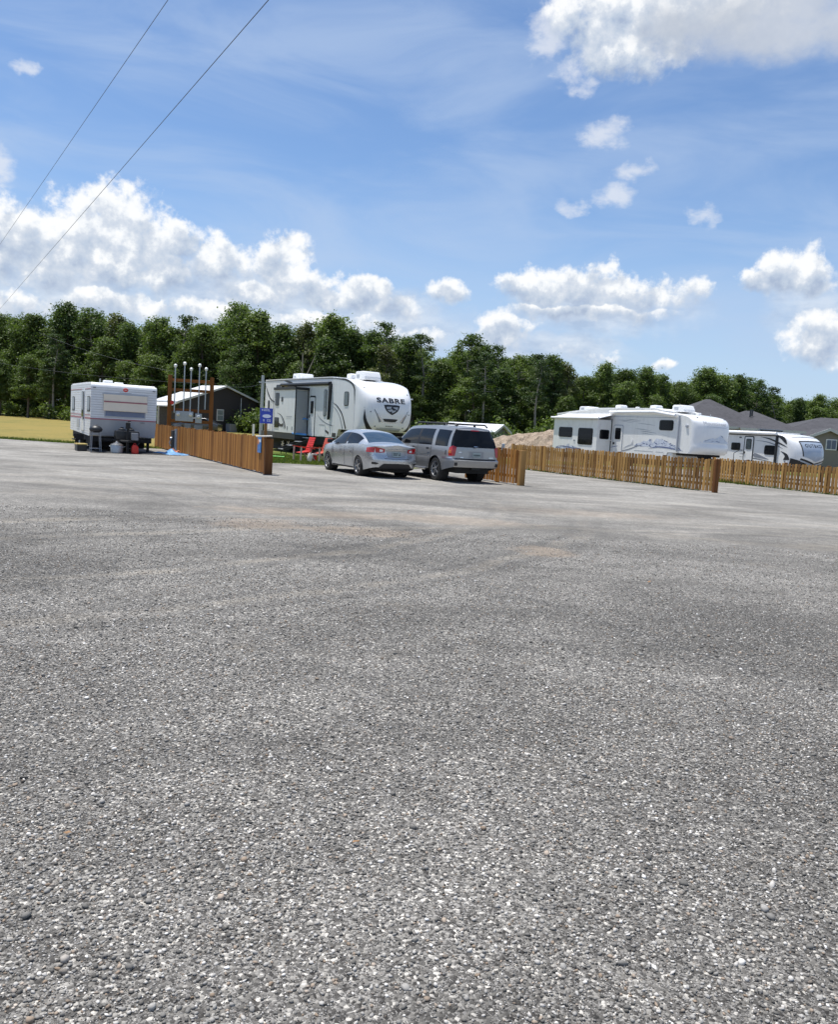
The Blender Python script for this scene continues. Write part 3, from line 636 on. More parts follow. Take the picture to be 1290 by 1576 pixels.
    window_xz(sl, -7.08, -6.55, 1.28, 1.76, -.70, .02, .02, bar=[1.44, 1.6])
    ribbon(sl, 'dark_swoosh', M_BLACK, [(-6.85, 2.02, .004), (-6.3, 1.92, .02), (-5.85, 1.66, .035), (-5.62, 1.35, .05), (-5.66, 1.18, .01)], -.706)
    ribbon(sl, 'dark_swoosh', M_MIDGREY, [(-6.2, 1.80, .005), (-5.95, 1.62, .03), (-5.78, 1.36, .05), (-5.80, 1.22, .01)], -.708)
    ribbon(sl, 'black_wedge', M_BLACK, [(-6.5, 1.42, .10), (-6.2, 1.38, .06), (-5.95, 1.40, .09), (-5.9, 1.40, .02)], -.707)
    mk = MB()
    for k in range(7): mk.face([(-5.5 + .11 * k, -.706, 1.82), (-5.43 + .11 * k, -.706, 1.82), (-5.42 + .11 * k, -.706, 1.88), (-5.49 + .11 * k, -.706, 1.88)])
    mk.face([(-5.5, -.706, 1.74), (-4.75, -.706, 1.73), (-4.75, -.706, 1.75), (-5.5, -.706, 1.76)])
    mk.build('small_badge', M_LTGREY, sl)
    for x in (-5.35, -4.72): MB().box(x, x + .07, -.715, -.70, 1.18, 1.36).build('latch', M_MIDGREY, sl)
    # rear door, rear panel
    window_xz(t, -10.02, -9.82, 2.02, 2.66, 0, .03, .05)
    MB().prism(rrect(-10.2, -9.62, 1.1, 2.88, .08), -.012, 0).build('rear_door', M_WHITE, t)
    ribbon(t, 'black_swoosh', M_BLACK, [(-10.5, 3.55, .004), (-10.1, 3.1, .05), (-9.5, 2.72, .04), (-8.2, 2.50, .02), (-7.3, 2.46, .004)], -.014)
    for x in (-9.25, -8.3): MB().box(x - .012, x + .012, -.01, 0, 1.02, 3.4).build('wall_seam', M_MIDGREY, t)
    window_xz(t, -8.85, -8.30, 3.2, 3.52, 0, .05, .03)
    ribbon(t, 'black_swoosh', M_BLACK, [(-7.7, 3.74, .01), (-6.9, 3.64, .07), (-6.2, 3.44, .05), (-5.5, 3.26, .006)], -.006)
    # entry door
    d = MB().prism(rrect(-4.16, -3.52, .95, 2.86, .08), -.02, 0).build('door', M_WHITE, t)
    fr = MB().prism(rrect(-4.20, -3.47, .92, 2.94, .10), -.008, 0).build('door_frame', M_BLACK, t)
    window_xz(d, -3.98, -3.70, 2.08, 2.66, -.02, .03, .015); MB().box(-4.12, -4.06, -.06, -.02, 1.85, 2.0).build('handle', M_BLACK, d)
    # awning with arms
    aw = MB().tube([(-7.9, -.10, 3.52), (-1.7, -.10, 3.50)], .085, 12).build('awning', M_BLACK, t, smooth=True)
    MB().box(-7.9, -1.7, -.06, 0, 3.50, 3.60).build('awning_rail', M_BLACK, aw)
    MB().prism([(-1.78, 3.5), (-1.60, 3.5), (-1.72, 1.9), (-1.80, 1.8)], -.12, 0).build('awning_arm', M_BLACK, aw)
    MB().prism([(-7.92, 3.5), (-7.76, 3.5), (-7.66, 3.0), (-7.7, 3.0)], -.12, 0).build('awning_arm', M_BLACK, aw)
    window_xz(t, -2.46, -2.20, 1.98, 3.20, 0, .05, .03, M_GLASS2, bar=[2.4])
    ribbon(t, 'grey_line', M_MIDGREY, [(-3.2, 2.02, .004), (-2.7, 1.78, .02), (-2.0, 1.60, .02), (-1.2, 1.52, .004)], -.006)
    ribbon(t, 'black_swoosh', M_BLACK, [(-1.5, 2.62, .004), (-1.0, 2.46, .03), (-.4, 2.08, .045), (0.05, 1.42, .06)], -.006)
    ribbon(t, 'grey_swoosh', M_MIDGREY, [(-1.5, 2.46, .003), (-1.05, 2.28, .018), (-.6, 1.92, .03), (-.28, 1.42, .05)], -.006)
    ribbon(t, 'black_swoosh', M_BLACK, [(-2.75, 1.50, .004), (-2.2, 1.28, .04), (-1.6, 1.12, .07), (-.98, 1.08, .11)], -.006)
    for x0, x1 in ((-2.9, -2.2), (-1.75, -1.4)): MB().prism(rrect(x0, x1, 1.0, 1.52, .03), -.012, 0).build('hatch', M_WHITE, t); MB().box(x0, x1, -.02, -.008, 1.525, 1.54).build('hatch_hinge', M_BLACK, t)
    MB().box(-.955, -.90, .02, W - .02, .35, 1.36).build('front_lower_panel', M_GREYP, t)  # charcoal paints in the shade on the wall under the nose
    MB().box(-.90, 1.0, .15, W - .15, 1.25, 1.38).build('pin_box', M_DARK, t); MB().box(.3, .62, 1.0, 1.44, .95, 1.26).build('kingpin', M_DARK, t)
    MB().box(XR + .05, -1.0, .06, W - .06, .56, 1.0).build('chassis', M_DARK, t)
    MB().box(-9.2, -4.4, -.66, 0.05, .72, 1.03).build('underbelly', M_GREYP, t)
    MB().box(XR + .3, -1.1, .34, .38, .05, .62).build('shadow_skirt', M_DARK, t); MB().box(XR + .3, XR + .34, .38, W - .3, .05, .62).build('shadow_skirt', M_DARK, t)  # dark skirt added to keep the shadow under the camper black
    for y in (.3, W - .3): MB().box(-1.35, -1.2, y - .06, y + .06, .0, .7).build('landing_leg', M_DARK, t)
    for x in (-7.9, -7.05):
        for y, s in ((.2, -1), (W - .2, 1)): wheel(t, x, y, .38, .22, s, 6)
    ac_unit(t, -.85, .15, .8, 1.65, 3.72, 4.12); ac_unit(t, -8.7, -7.5, .85, 1.6, 3.84, 4.22); roof_vent(t, -1.75, 1.2, 3.80, .55, .26)
    for x in (-5.6, -3.8): roof_vent(t, x, .9, 3.83, .25, .08)
    steps_part(t, -4.2, -3.5, -.05, .86, 4, .2, .42, M_LTGREY)
    handrail(t, [(-4.28, -.03, 1.75), (-4.32, -.2, 1.80), (-4.55, -.55, 1.55), (-4.55, -.6, 1.02)], .035, M_BLUEF)
    MB().tube([(-4.55, -.72, 1.02), (-3.95, -.22, 1.0)], .05, 8).build('step_pad', M_BLUEF, t, smooth=True)
    # gear beyond the far side
    MB().tube([(1.0, W + .02, 2.95), (1.0, W + .25, 2.95)], .03, 6).build('porch_lamp', M_CAP, t)
    MB().box(-.3, .55, W, W + .12, 1.2, 2.9).build('far_awning', M_BLACK, t)
build_black_swoosh_camper()

# --- older white fifth wheel with blue mountains
def build_mountain_camper():
    W = 2.44
    t = rig('fifth_wheel_camper', 'white fifth wheel camper with blue mountain graphics, behind the right picket fence', 'camper', 28, (13.067, 41.976))
    xe = [(1.18, .15), (1.30, .28), (2.75, .28), (2.9, .16), (3.0, .0), (3.06, -.25), (3.14, -.8), (3.22, -1.5)]
    xn = [(1.18, .62), (1.28, .80), (1.45, .90), (1.58, .90), (1.64, .84), (2.2, .83), (2.6, .78), (2.85, .62), (3.0, .36), (3.08, 0.0), (3.15, -.6), (3.22, -1.5)]
    X = cap_fn(xe, xn, 3.2, 0.5, W)
    XR = -10.6
    edge = [(stab(xe, z), z) for z in np.linspace(1.18, 3.22, 36)]
    roof = [(-2.2, 3.33), (-5.9, 3.32), (-7.1, 3.30), (XR, 2.97)]
    body = [(XR, .72), (-1.35, .72), (-1.2, 1.18)] + edge + roof
    MB().prism(body, 0, W).build('body', M_CREAM, t)
    rp = MB().prism([(XR - .05, 2.97), (-7.1, 3.305), (-5.9, 3.325), (-2.2, 3.335), (-1.5, 3.235), (-1.5, 3.29), (-2.3, 3.42), (-5.9, 3.42), (-7.1, 3.40), (XR - .05, 3.07)], -.03, W + .03).build('roof', M_ROOF, t)
    cap = cap_mesh('front_cap', t, M_CAP, X, W, 1.18, 3.22)
    # white awning roller along the roof edge
    aw = MB().tube([(-5.75, -.10, 3.17), (-2.2, -.10, 3.22), (-.75, -.10, 3.05)], .085, 10).build('awning', M_VINYL, t, smooth=True)
    for x in (-5.62, -.52): MB().box(x - .03, x + .03, -.09, 0, 1.25, 3.05).build('awning_arm', M_LTGREY, aw)
    MB().box(-5.5, -.55, -.012, 0, 2.93, 2.955).build('wall_moulding', M_LTGREY, t)
    # slide-out with its topper awning
    sl = MB().box(-9.56, -5.6, -1.0, .02, .86, 2.66).build('slide_out', M_CREAM, t)
    MB().prism([(.0, 3.02), (.0, 3.06), (-1.08, 2.80), (-1.08, 2.76)], -9.7, -5.45, ax='x').build('topper', M_VINYL, sl)
    MB().tube([(-9.75, -1.1, 2.77), (-5.42, -1.1, 2.79)], .06, 10).build('topper_roller', M_VINYL, sl, smooth=True)
    MB().box(-9.56, -5.6, -1.0, 0, 2.66, 2.72).build('slide_top', M_ROOF, sl)
    MB().box(-5.60, -5.57, -.05, 0, .86, 2.8).build('flange', M_BLACK, sl)
    MB().box(-5.60, -5.588, -.98, -.05, .9, 2.62).build('end_panel', M_CREAM, sl)
    for z0, z1, x0, x1 in ((1.68, 2.21, -9.02, -7.80), (1.31, 2.2, -7.22, -5.98)): window_xz(sl, x0, x1, z0, z1, -1.0, .09, .02, bar=[z0 + .25] if x0 < -8 else [1.62])
    f = MB().prism(rrect(-.83, -.17, 1.66, 2.18, .09), -5.59, -5.575, ax='x').build('window', M_BLACK, sl); MB().prism(rrect(-.80, -.20, 1.69, 2.15, .07), -5.578, -5.57, ax='x').build('pane', M_GLASS, f)
    mts(sl, 'mountain_graphic', -9.3, -7.0, 1.02, 1.32, -1.004, 3)
    ribbon(sl, 'blue_swoosh', M_BLUEDEC, [(-9.2, 1.08, .004), (-8.6, 1.13, .02), (-7.6, 1.05, .03), (-6.9, 1.08, .004)], -1.006)
    MB().lathe([(0, -.03), (.05, -.025), (.06, .01)], c=(-7.55, -1.0, 1.50), ax='y', n=12).build('port_light', M_MIDGREY, sl)
    # entry door
    fr = MB().prism(rrect(-5.42, -4.62, .75, 2.50, .12), -.008, 0).build('door_frame', M_LTGREY, t)
    d = MB().prism(rrect(-5.37, -4.67, .78, 2.45, .10), -.02, -.004).build('door', M_CREAM, t)
    window_xz(d, -5.22, -4.82, 1.72, 2.30, -.02, .05, .02)
    MB().lathe([(0, -.05), (.06, -.05), (.06, 0)], c=(-5.30, -.02, 1.47), ax='y', n=12).build('handle', M_BLACK, d)
    handrail(t, [(-5.5, -.03, 1.62), (-5.5, -.3, 1.62), (-5.72, -.52, 1.45), (-5.72, -.54, .9)], .025, M_CREAM)
    window_xz(t, -1.88, -.94, 2.31, 2.79, 0, .09, .025)
    # graphics
    for a, b_, z, th in ((-5.1, -3.4, 2.74, .012), (-4.6, -3.3, 2.80, .010), (-4.9, -3.9, 2.68, .008), (-3.5, -2.2, 2.58, .010), (-3.7, -2.5, 2.30, .012), (-3.3, -2.1, 2.18, .012), (-3.2, -2.3, 2.08, .007)):
        ribbon(t, 'dark_streak', M_MIDGREY, [(a, z + .02, .003), (lerp(a, b_, .4), z, th), (b_, z - .06, .003)], -.005)
    mts(t, 'mountain_graphic', -3.7, -.4, 1.42, 1.98, -.004, 5)
    ribbon(t, 'blue_swoosh', M_MIDGREY, [(-4.62, 1.08, .02), (-4.0, 1.22, .03), (-3.4, 1.42, .018), (-3.0, 1.50, .004)], -.007)
    ribbon(t, 'blue_swoosh', M_BLUEDEC, [(-2.6, 1.30, .004), (-1.9, 1.42, .03), (-1.1, 1.40, .03), (-.1, 1.29, .004)], -.007)
    ribbon(t, 'grey_swoosh', M_LTGREY, [(-4.6, 1.20, .004), (-4.1, 1.40, .03), (-3.7, 1.48, .004)], -.007)
    ribbon(t, 'blue_swoosh', M_BLUEDEC, [(-5.6, 1.22, .003), (-5.2, 1.30, .02), (-4.9, 1.34, .003)], -.021)
    for x0, x1 in ((-3.65, -2.2), (-2.0, -1.45)): MB().prism(rrect(x0, x1, .8, 1.15, .04), -.012, 0).build('hatch', M_CREAM, t); MB().box(x0, x1, -.018, -.008, 1.152, 1.166).build('hatch_hinge', M_MIDGREY, t)
    MB().lathe([(0, -.07), (.08, -.06), (.1, 0)], c=(.02, 0, 2.55), ax='y', n=14).build('porch_lamp', M_LTGREY, t)
    MB().box(-3.93, -3.80, -.02, 0, 1.56, 1.74).build('outlet_cover', M_WHITE, t)
    MB().box(-.535, -.515, -.006, 0, 1.2, 2.95).build('wall_seam', M_MIDGREY, t)
    # cap graphics
    cap_text('lettering', cap, mat('pale_lettering', (0.40, 0.42, 0.46), 0.4, var=0.1), X, 'Mountaineer', 0.27, 1.18, 2.72, stretch=1.12, space=1.0)
    cap_poly('underline', cap, M_LTGREY, X, [(.55, 2.565, .55, 2.555), (1.2, 2.57, 1.2, 2.555), (1.9, 2.55, 1.9, 2.54)], .008)
    b = MB(); b3 = MB(); rg = random.Random(5)
    def cp(y, z, o=.008): return (X(y, z) + o, y, z)
    pk = [(.25, 1.80), (.5, 1.87), (.72, 1.95), (.95, 2.02), (1.1, 1.98), (1.3, 2.06), (1.5, 2.17), (1.62, 2.12), (1.8, 1.98), (2.0, 1.88), (2.2, 1.83)]
    for k in range(len(pk) - 1): b.face([cp(pk[k][0], 1.78), cp(pk[k + 1][0], 1.78), cp(*pk[k + 1]), cp(*pk[k])])
    b.build('mountain_graphic', mat('faint_blue', (0.60, 0.66, 0.74), 0.35, var=0.12, vscale=10), cap)
    for q in ([(.3, 1.80), (.9, 1.82), (1.15, 1.88), (.95, 1.86)], [(1.15, 1.86), (1.22, 1.90), (1.5, 1.83), (1.4, 1.82)], [(1.46, 2.17), (1.6, 2.15), (1.72, 2.03), (1.62, 2.08)], [(1.72, 2.02), (1.82, 1.93), (2.15, 1.84), (1.85, 1.89)], [(.45, 1.86), (.8, 1.97), (.72, 1.92), (.5, 1.84)]):
        b3.face([cp(y, z, .012) for y, z in q])
    b3.build('mountain_shading', mat('slate_blue', (0.25, 0.31, 0.44), 0.35, var=0.2, vscale=10), cap)
    for y in (.3, 2.14): MB().lathe([(0, .03), (.04, .02), (.05, -.03)], c=(X(y, 2.97), y, 2.97), ax='x', n=10).build('marker_light', M_MIDGREY, cap)
    # front under the overhang, chassis, wheels
    MB().prism([(-1.34, .5), (-.95, .5), (-.86, 1.16), (-1.18, 1.17)], .03, W - .03).build('front_lower_panel', M_CREAM, t, bevel=.03)
    MB().box(-.9, .3, .3, W - .3, 1.06, 1.18).build('pin_box', M_DARK, t); MB().prism([(-.2, 1.1), (.3, 1.1), (.55, .82), (.2, .78)], 1.0, 1.5).build('kingpin', M_DARK, t)
    MB().box(XR + .1, -1.4, .1, W - .1, .45, .72).build('chassis', M_DARK, t)
    for x in (-7.6, -6.7):
        for y, s in ((.2, -1), (W - .2, 1)): wheel(t, x, y, .36, .22, s, 6)
    for y in (.4, W - .4): MB().box(-1.2, -1.08, y - .05, y + .05, 0, .6).build('landing_leg', M_DARK, t)
    ac_unit(t, -1.9, -1.05, .75, 1.55, 3.28, 3.64); ac_unit(t, -9.6, -8.6, .8, 1.6, 3.22, 3.54)
    roof_vent(t, -3.5, 1.2, 3.40, .5, .24); roof_vent(t, -6.3, 1.2, 3.41, .5, .24); roof_vent(t, -4.75, 1.0, 3.42, .18, .12); roof_vent(t, -.55, 1.3, 3.17, .2, .1)
    MB().tube([(.05, 1.5, 3.06), (.05, 1.5, 3.22)], .012, 6).build('antenna', M_LTGREY, t)
def mts(parent, name, x0, x1, z0, z1, y, seed):           # ragged mountain decal: pale body, dark ridge strokes
    rg = random.Random(seed); n = 14; P = []
    for k in range(n + 1):
        u = k / n; env = max(0.0, 1 - abs(u - .52) / .52) ** .75
        P.append((lerp(x0, x1, u), z0 + (z1 - z0) * env * (rg.uniform(.62, 1.0) if k % 2 else rg.uniform(.35, .8))))
    b = MB()
    for k in range(n): b.face([(P[k][0], y, z0 - .02), (P[k + 1][0], y, z0 - .02), (P[k + 1][0], y, P[k + 1][1]), (P[k][0], y, P[k][1])])
    o = b.build(name, mat('sky_wash', (0.58, 0.62, 0.69), 0.4, var=0.22, vscale=8), parent)
    c = MB()
    for k in range(48):
        u = rg.random(); x = lerp(x0, x1, u); zt = tab(P, x); z = lerp(z0, zt, rg.random() ** 1.0); L = rg.uniform(.05, .28); h = rg.uniform(.008, .035); s = rg.choice((-1, 1)) * rg.uniform(.1, .7)
        if z + L * s * .5 > zt: s = -abs(s)
        c.face([(x, y - .003, z), (x + L * .5, y - .003, z + L * .5 * s + h), (x + L, y - .003, z + L * s), (x + L * .45, y - .003, z + L * .5 * s - h * .6)])
    c.build('ridge_strokes', M_BLUEDEC, o)
    return o
build_mountain_camper()

# --- travel trailer at the right edge
def build_right_trailer():
    W = 2.44
    t = rig('travel_trailer', 'white travel trailer with OUTBACK lettering on its rounded nose, at the right edge', 'camper', 26, (20.355, 47.05))
    xe = [(.80, -.05), (1.3, .05), (1.9, .02), (2.2, -.12), (2.4, -.38), (2.52, -.8), (2.60, -1.4)]
    xn = [(.80, .62), (.95, .78), (1.2, .92), (1.5, .93), (1.8, .86), (2.1, .68), (2.3, .42), (2.45, .08), (2.54, -.45), (2.60, -1.4)]
    X = cap_fn(xe, xn, 2.6, .55, W); XR = -8.2
    edge = [(stab(xe, z), z) for z in np.linspace(.8, 2.6, 30)]
    MB().prism([(XR, .8)] + edge + [(XR, 2.6)], 0, W).build('body', M_CREAM, t)
    MB().prism([(XR, 2.6), (-1.3, 2.6), (-1.3, 2.66), (XR, 2.68)], -.02, W + .02).build('roof', M_ROOF, t)
    cap = cap_mesh('front_cap', t, M_CAP, X, W, .8, 2.6)
    aw = MB().tube([(XR + .3, -.10, 2.56), (-.75, -.10, 2.54)], .09, 10).build('awning', M_VINYL, t, smooth=True)
    MB().box(XR + .3, -.7, -.07, 0, 2.40, 2.47).build('awning_rail', M_BLACK, aw)
    MB().box(-.80, -.68, -.09, 0, .82, 2.46).build('awning_arm', M_BLACK, aw); MB().box(-7.8, -7.68, -.09, 0, .82, 2.46).build('awning_arm', M_BLACK, aw)
    fr = MB().prism(rrect(-3.12, -2.38, .88, 2.36, .12), -.008, 0).build('door_frame', M_BLACK, t)
    d = MB().prism(rrect(-3.05, -2.45, .92, 2.30, .08), -.02, -.002).build('door', M_CREAM, t)
    window_xz(d, -2.92, -2.58, 1.60, 2.16, -.02, .05, .03, M_GLASS2); MB().box(-3.04, -2.98, -.06, -.02, 1.32, 1.44).build('handle', M_BLACK, d)
    window_xz(t, -4.05, -3.42, 1.51, 1.90, 0, .06, .03); window_xz(t, -1.56, -.84, 1.36, 1.84, 0, .09, .03)
    window_xz(t, -6.6, -5.4, 1.4, 1.9, 0, .06, .03)
    MB().box(-3.5, -3.35, -.03, 0, 2.22, 2.28).build('porch_lamp', M_BLACK, t)
    ribbon(t, 'dark_swoosh', M_BLACK, [(-1.95, 2.34, .004), (-1.3, 2.24, .04), (-.82, 2.10, .045)], -.006)
    ribbon(t, 'dark_swoosh', M_GREYP, [(-.66, 2.04, .05), (-.3, 1.92, .035), (.0, 1.80, .004)], -.006)
    ribbon(t, 'grey_swoosh', M_MIDGREY, [(-2.3, 2.12, .006), (-1.5, 2.06, .02), (-.85, 1.92, .03)], -.006)
    ribbon(t, 'grey_swoosh', M_MIDGREY, [(-.66, 1.86, .03), (-.3, 1.72, .004)], -.006)
    ribbon(t, 'black_patch', M_BLACK, [(-.70, 2.40, .03), (-.4, 2.32, .10), (-.2, 2.15, .09), (-.08, 1.98, .02)], -.007)
    ribbon(t, 'black_wedge', M_BLACK, [(-.45, 1.58, .004), (-.15, 1.44, .06), (-.02, 1.3, .13), (0, 1.1, .22)], -.007)
    ribbon(t, 'grey_arrow', M_MIDGREY, [(-3.4, 1.30, .01), (-2.4, 1.26, .05), (-2.2, 1.25, .12), (-1.2, 1.06, .006)], -.006)
    ribbon(t, 'thin_line', M_GREYP, [(-3.4, 1.12, .006), (-2.2, 1.06, .02), (-.9, .92, .012)], -.006)
    handrail(t, [(-3.2, -.02, 1.5), (-3.2, -.25, 1.5), (-3.45, -.4, 1.3), (-3.45, -.4, .85)], .02, M_PLASTIC)
    MB().box(-.15, -.05, -.02, 0, .98, 1.06).build('outlet_cover', M_MIDGREY, t)
    # cap detail
    panel_m = mat('cap_silver_blue', (0.36, 0.42, 0.50), 0.25, var=0.05, coat=.5)
    cap_poly('nose_panel', cap, panel_m, X, [(.36, 2.14, .42, 1.36), (.8, 2.17, .8, 1.24), (1.22, 2.175, 1.22, 1.12), (1.64, 2.17, 1.64, 1.24), (2.08, 2.14, 2.02, 1.36)], .008)
    cap_poly('top_moulding', cap, M_GREYP, X, [(.34, 2.20, .34, 2.14), (.8, 2.225, .8, 2.165), (1.22, 2.23, 1.22, 2.17), (1.64, 2.225, 1.64, 2.165), (2.1, 2.20, 2.1, 2.14)], .014)
    cap_poly('roof_moulding', cap, M_MIDGREY, X, [(.2, 2.40, .2, 2.375), (.8, 2.43, .8, 2.40), (1.22, 2.435, 1.22, 2.405), (1.64, 2.43, 1.64, 2.40), (2.24, 2.40, 2.24, 2.375)], .012)
    for s in (-1, 1):
        cap_poly('side_moulding', cap, M_GREYP, X, [(1.22 + s * .90, 2.15, 1.22 + s * .85, 2.15), (1.22 + s * .86, 1.7, 1.22 + s * .81, 1.7), (1.22 + s * .83, 1.36, 1.22 + s * .77, 1.36)], .012)
        cap_poly('vee_moulding', cap, M_CAP, X, [(1.22 + s * .86, 1.36, 1.22 + s * .90, 1.26), (1.22 + s * .45, 1.21, 1.22 + s * .45, 1.13), (1.22, 1.08, 1.22, 1.0)], .02)
        cap_poly('vee_gap', cap, M_BLACK, X, [(1.22 + s * .90, 1.26, 1.22 + s * .92, 1.16), (1.22 + s * .45, 1.13, 1.22 + s * .45, 1.03), (1.22, 1.0, 1.22, .93)], .010)
        cap_poly('vee_base', cap, panel_m, X, [(1.22 + s * .92, 1.16, 1.22 + s * .88, 1.08), (1.22 + s * .45, 1.03, 1.22 + s * .42, .94), (1.22, .93, 1.22, .815)], .016)
        cap_poly('black_corner', cap, M_BLACK, X, [(1.22 + s * 1.19, 1.22, 1.22 + s * 1.18, .82), (1.22 + s * 1.05, 1.16, 1.22 + s * 1.05, .82), (1.22 + s * .8, 1.08, 1.22 + s * .7, .82), (1.22 + s * .45, .96, 1.22 + s * .3, .82)], .006)
    cap_text('lettering', cap, M_BLACK, X, 'OUTBACK', 0.25, 1.22, 1.955, bold=.008, stretch=.98, space=1.28)
    MB().box(XR + .1, -.1, .08, W - .08, .45, .8).build('chassis', M_DARK, t)
    tg = MB(); tg.tube([(0, .5, .6), (1.5, 1.18, .5)], .05, 6).tube([(0, W - .5, .6), (1.5, 1.26, .5)], .05, 6); tg.box(1.3, 1.42, 1.16, 1.28, 0, .9); tg.build('tongue', M_DARK, t)
    for x in (-4.9, -4.05):
        for y, s in ((.2, -1), (W - .2, 1)): wheel(t, x, y, .34, .2, s, 6)
build_right_trailer()

# --- small old trailer on the left
def build_left_trailer():
    W = 2.48; o = at(80 + 380 / 6.45, 560 + 500 / 6.45, 32.5)
    t = rig('travel_trailer', 'small old white travel trailer with ribbed siding and pink stripes, beside the board fence', 'camper', 30, (o.x, o.y))
    XR = -5.7; zt = 2.62; zb = .59; zs = 1.26
    alu = bpy.data.materials.new('ribbed_aluminium'); alu.use_nodes = True; g = G(alu.node_tree); b = alu.node_tree.nodes['Principled BSDF']
    tc = g.n('ShaderNodeTexCoord').outputs['Object']; sp = g.n('ShaderNodeSeparateXYZ'); alu.node_tree.links.new(tc, sp.inputs[0])
    wv = g.m('FRACT', g.m('MULTIPLY', sp.outputs[2], 10.5)); groove = g.mapr(wv, 0.0, 0.13)
    n = g.noise(tc, 2.5, 5.0); c = g.ramp(n, [(.3, (.70, .71, .72)), (.7, (.77, .78, .78))])
    c = g.mix(g.mapr(groove, 0, 1, .45, 0), c, (.33, .34, .36, 1)); alu.node_tree.links.new(c, b.inputs['Base Color']); b.inputs['Roughness'].default_value = .35
    bn = g.n('ShaderNodeBump'); bn.inputs['Strength'].default_value = .9; bn.inputs['Distance'].default_value = .02; alu.node_tree.links.new(groove, bn.inputs['Height']); alu.node_tree.links.new(bn.outputs[0], b.inputs['Normal'])
    body = [(XR, zb + .1), (-.30, zb), (-.22, zb + .03), (0.0, zs), (.0, zt - .14), (-.03, zt - .06), (-.12, zt), (XR + .05, zt + .02), (XR, zt - .06)]
    MB().prism(body, 0, W).build('body', alu, t)
    MB().prism([(XR + .1, zt + .02), (-.14, zt), (-.30, zt + .05), (-1.5, zt + .07), (XR + .1, zt + .07)], .04, W - .04).build('roof', M_ROOF, t)
    # sloping skin under the stripe, its shade painted in as grey
    sk = MB(); sk.face([(.006, 0, zs), (.006, W, zs), (-.21, W, zb + .03), (-.21, 0, zb + .03)]); sk.build('lower_front_skin', M_GREYLOW, t)
    MB().box(.0, .012, -.005, W + .005, zs - .015, zs + .035).build('front_stripe', M_PINK, t)
    for z0, z1 in ((zs - .02, zs + .05), (zs + .12, zs + .15), (zt - .22, zt - .19)):
        s = MB(); s.box(XR + .02, -4.18 + 1.9, -.006, 0, z0, z1); s.box(-1.5, -.02, -.006, 0, z0, z1); s.build('side_stripe', M_PINK, t)
    # front window cover
    cv = MB().prism([(.04, 1.63), (.12, 1.60), (.13, 1.62), (.05, 2.24), (.02, 2.24)], .46, 2.10).build('window_cover', M_CANVAS, t)
    MB().prism([(.098, 1.95), (.101, 1.93), (.105, 1.98), (.096, 1.98)], .46, 2.10).build('cover_stripe', M_PINK, cv)
    MB().box(.0, .04, .42, 2.14, 2.24, 2.27).build('cover_hinge', M_LTGREY, cv)
    wn = MB().box(.0, .012, .50, 2.06, 1.36, 2.22).build('front_window', M_GREYLOW, t); MB().box(.012, .018, .54, 2.02, 1.40, 2.2).build('pane', mat('bluish_pane', (.16, .20, .30), .1, var=.1), wn)
    em = MB().lathe([(0, .016), (.11, .014), (.14, 0)], ax='x', n=20).build('emblem', M_RED, t); em.location = (0.0, 1.28, 2.44); em.scale = (1, .72, .55)
    MB().box(.014, .02, -.07, .07, -.015, .015).build('emblem_bar', M_VINYL, em)
    MB().box(.0, .012, 1.05, 1.5, 2.31, 2.335).build('badge', M_LTGREY, t)
    for y, z in ((.12, 2.47), (W - .12, 2.47)): MB().box(0, .03, y - .05, y + .05, z - .025, z + .025).build('marker_light', M_AMBER if y > 9 else M_MIDGREY, t)
    for y in (1.95,): MB().tube([(.0, y - .08, 1.18), (.03, y, 1.20), (.0, y + .08, 1.18)], .012, 6).build('grab_handle', M_MIDGREY, t)
    # side: door ajar window, door, windows
    fr = MB().prism(rrect(-2.30, -1.55, .72, 2.42, .06), -.012, 0).build('door_frame', M_LTGREY, t)
    d = MB().prism(rrect(-2.25, -1.60, .75, 2.38, .05), -.02, -.006).build('door', M_WHITE, t)
    window_xz(d, -2.15, -1.70, 1.32, 2.30, -.02, .04, .02); MB().box(-1.70, -1.63, -.05, -.02, 1.2, 1.3).build('handle', M_BLACK, d)
    window_xz(t, -5.1, -4.45, 1.55, 2.10, 0, .05, .03); window_xz(t, -.82, -.18, 1.55, 2.10, 0, .05, .03)
    MB().box(-3.6, -2.9, -.02, 0, .85, 1.2).build('hatch', M_LTGREY, t)
    st = MB(); st.box(-2.2, -1.65, -.38, -.05, .36, .40); st.box(-2.2, -2.17, -.3, 0.0, .36, .60); st.box(-1.68, -1.65, -.3, 0.0, .36, .60); st.build('entry_steps', M_DARK, t)
    MB().box(XR + .1, -.3, .1, W - .1, .38, zb + .06).build('chassis', M_DARK, t)
    MB().box(-5.4, -3.75, .25, W - .25, .12, .42).box(-2.9, -.9, .25, W - .25, .14, .42).build('shadow_filler', M_DARK, t)  # dark boxes added to fill the shadow under the trailer
    for x in (-3.3,):
        for y, s in ((.16, -1), (W - .16, 1)): wheel(t, x, y, .33, .2, s, 5, M_STEEL)
    for x in (-5.3, -.5):
        for y in (.2, W - .2): MB().box(x - .05, x + .05, y - .05, y + .05, 0, .6).build('stabiliser_jack', M_DARK, t)
    # tongue, jack, gas bottles under a black cover
    tg = MB().tube([(-.4, .45, .48), (1.15, 1.24, .48)], .05, 6).tube([(-.4, W - .45, .48), (1.15, 1.24, .48)], .05, 6).box(.2, .3, .5, W - .5, .44, .52).build('tongue', M_DARK, t)
    MB().box(.82, .90, 1.20, 1.28, .0, .95).lathe([(.09, .95), (.09, 1.18), (.05, 1.2)], c=(.86, 1.24, 0), n=12).tube([(.86, 1.24, 1.12), (.86, 1.24, 1.24), (.86, 1.35, 1.24)], .02, 6).build('tongue_jack', M_DARK, tg)
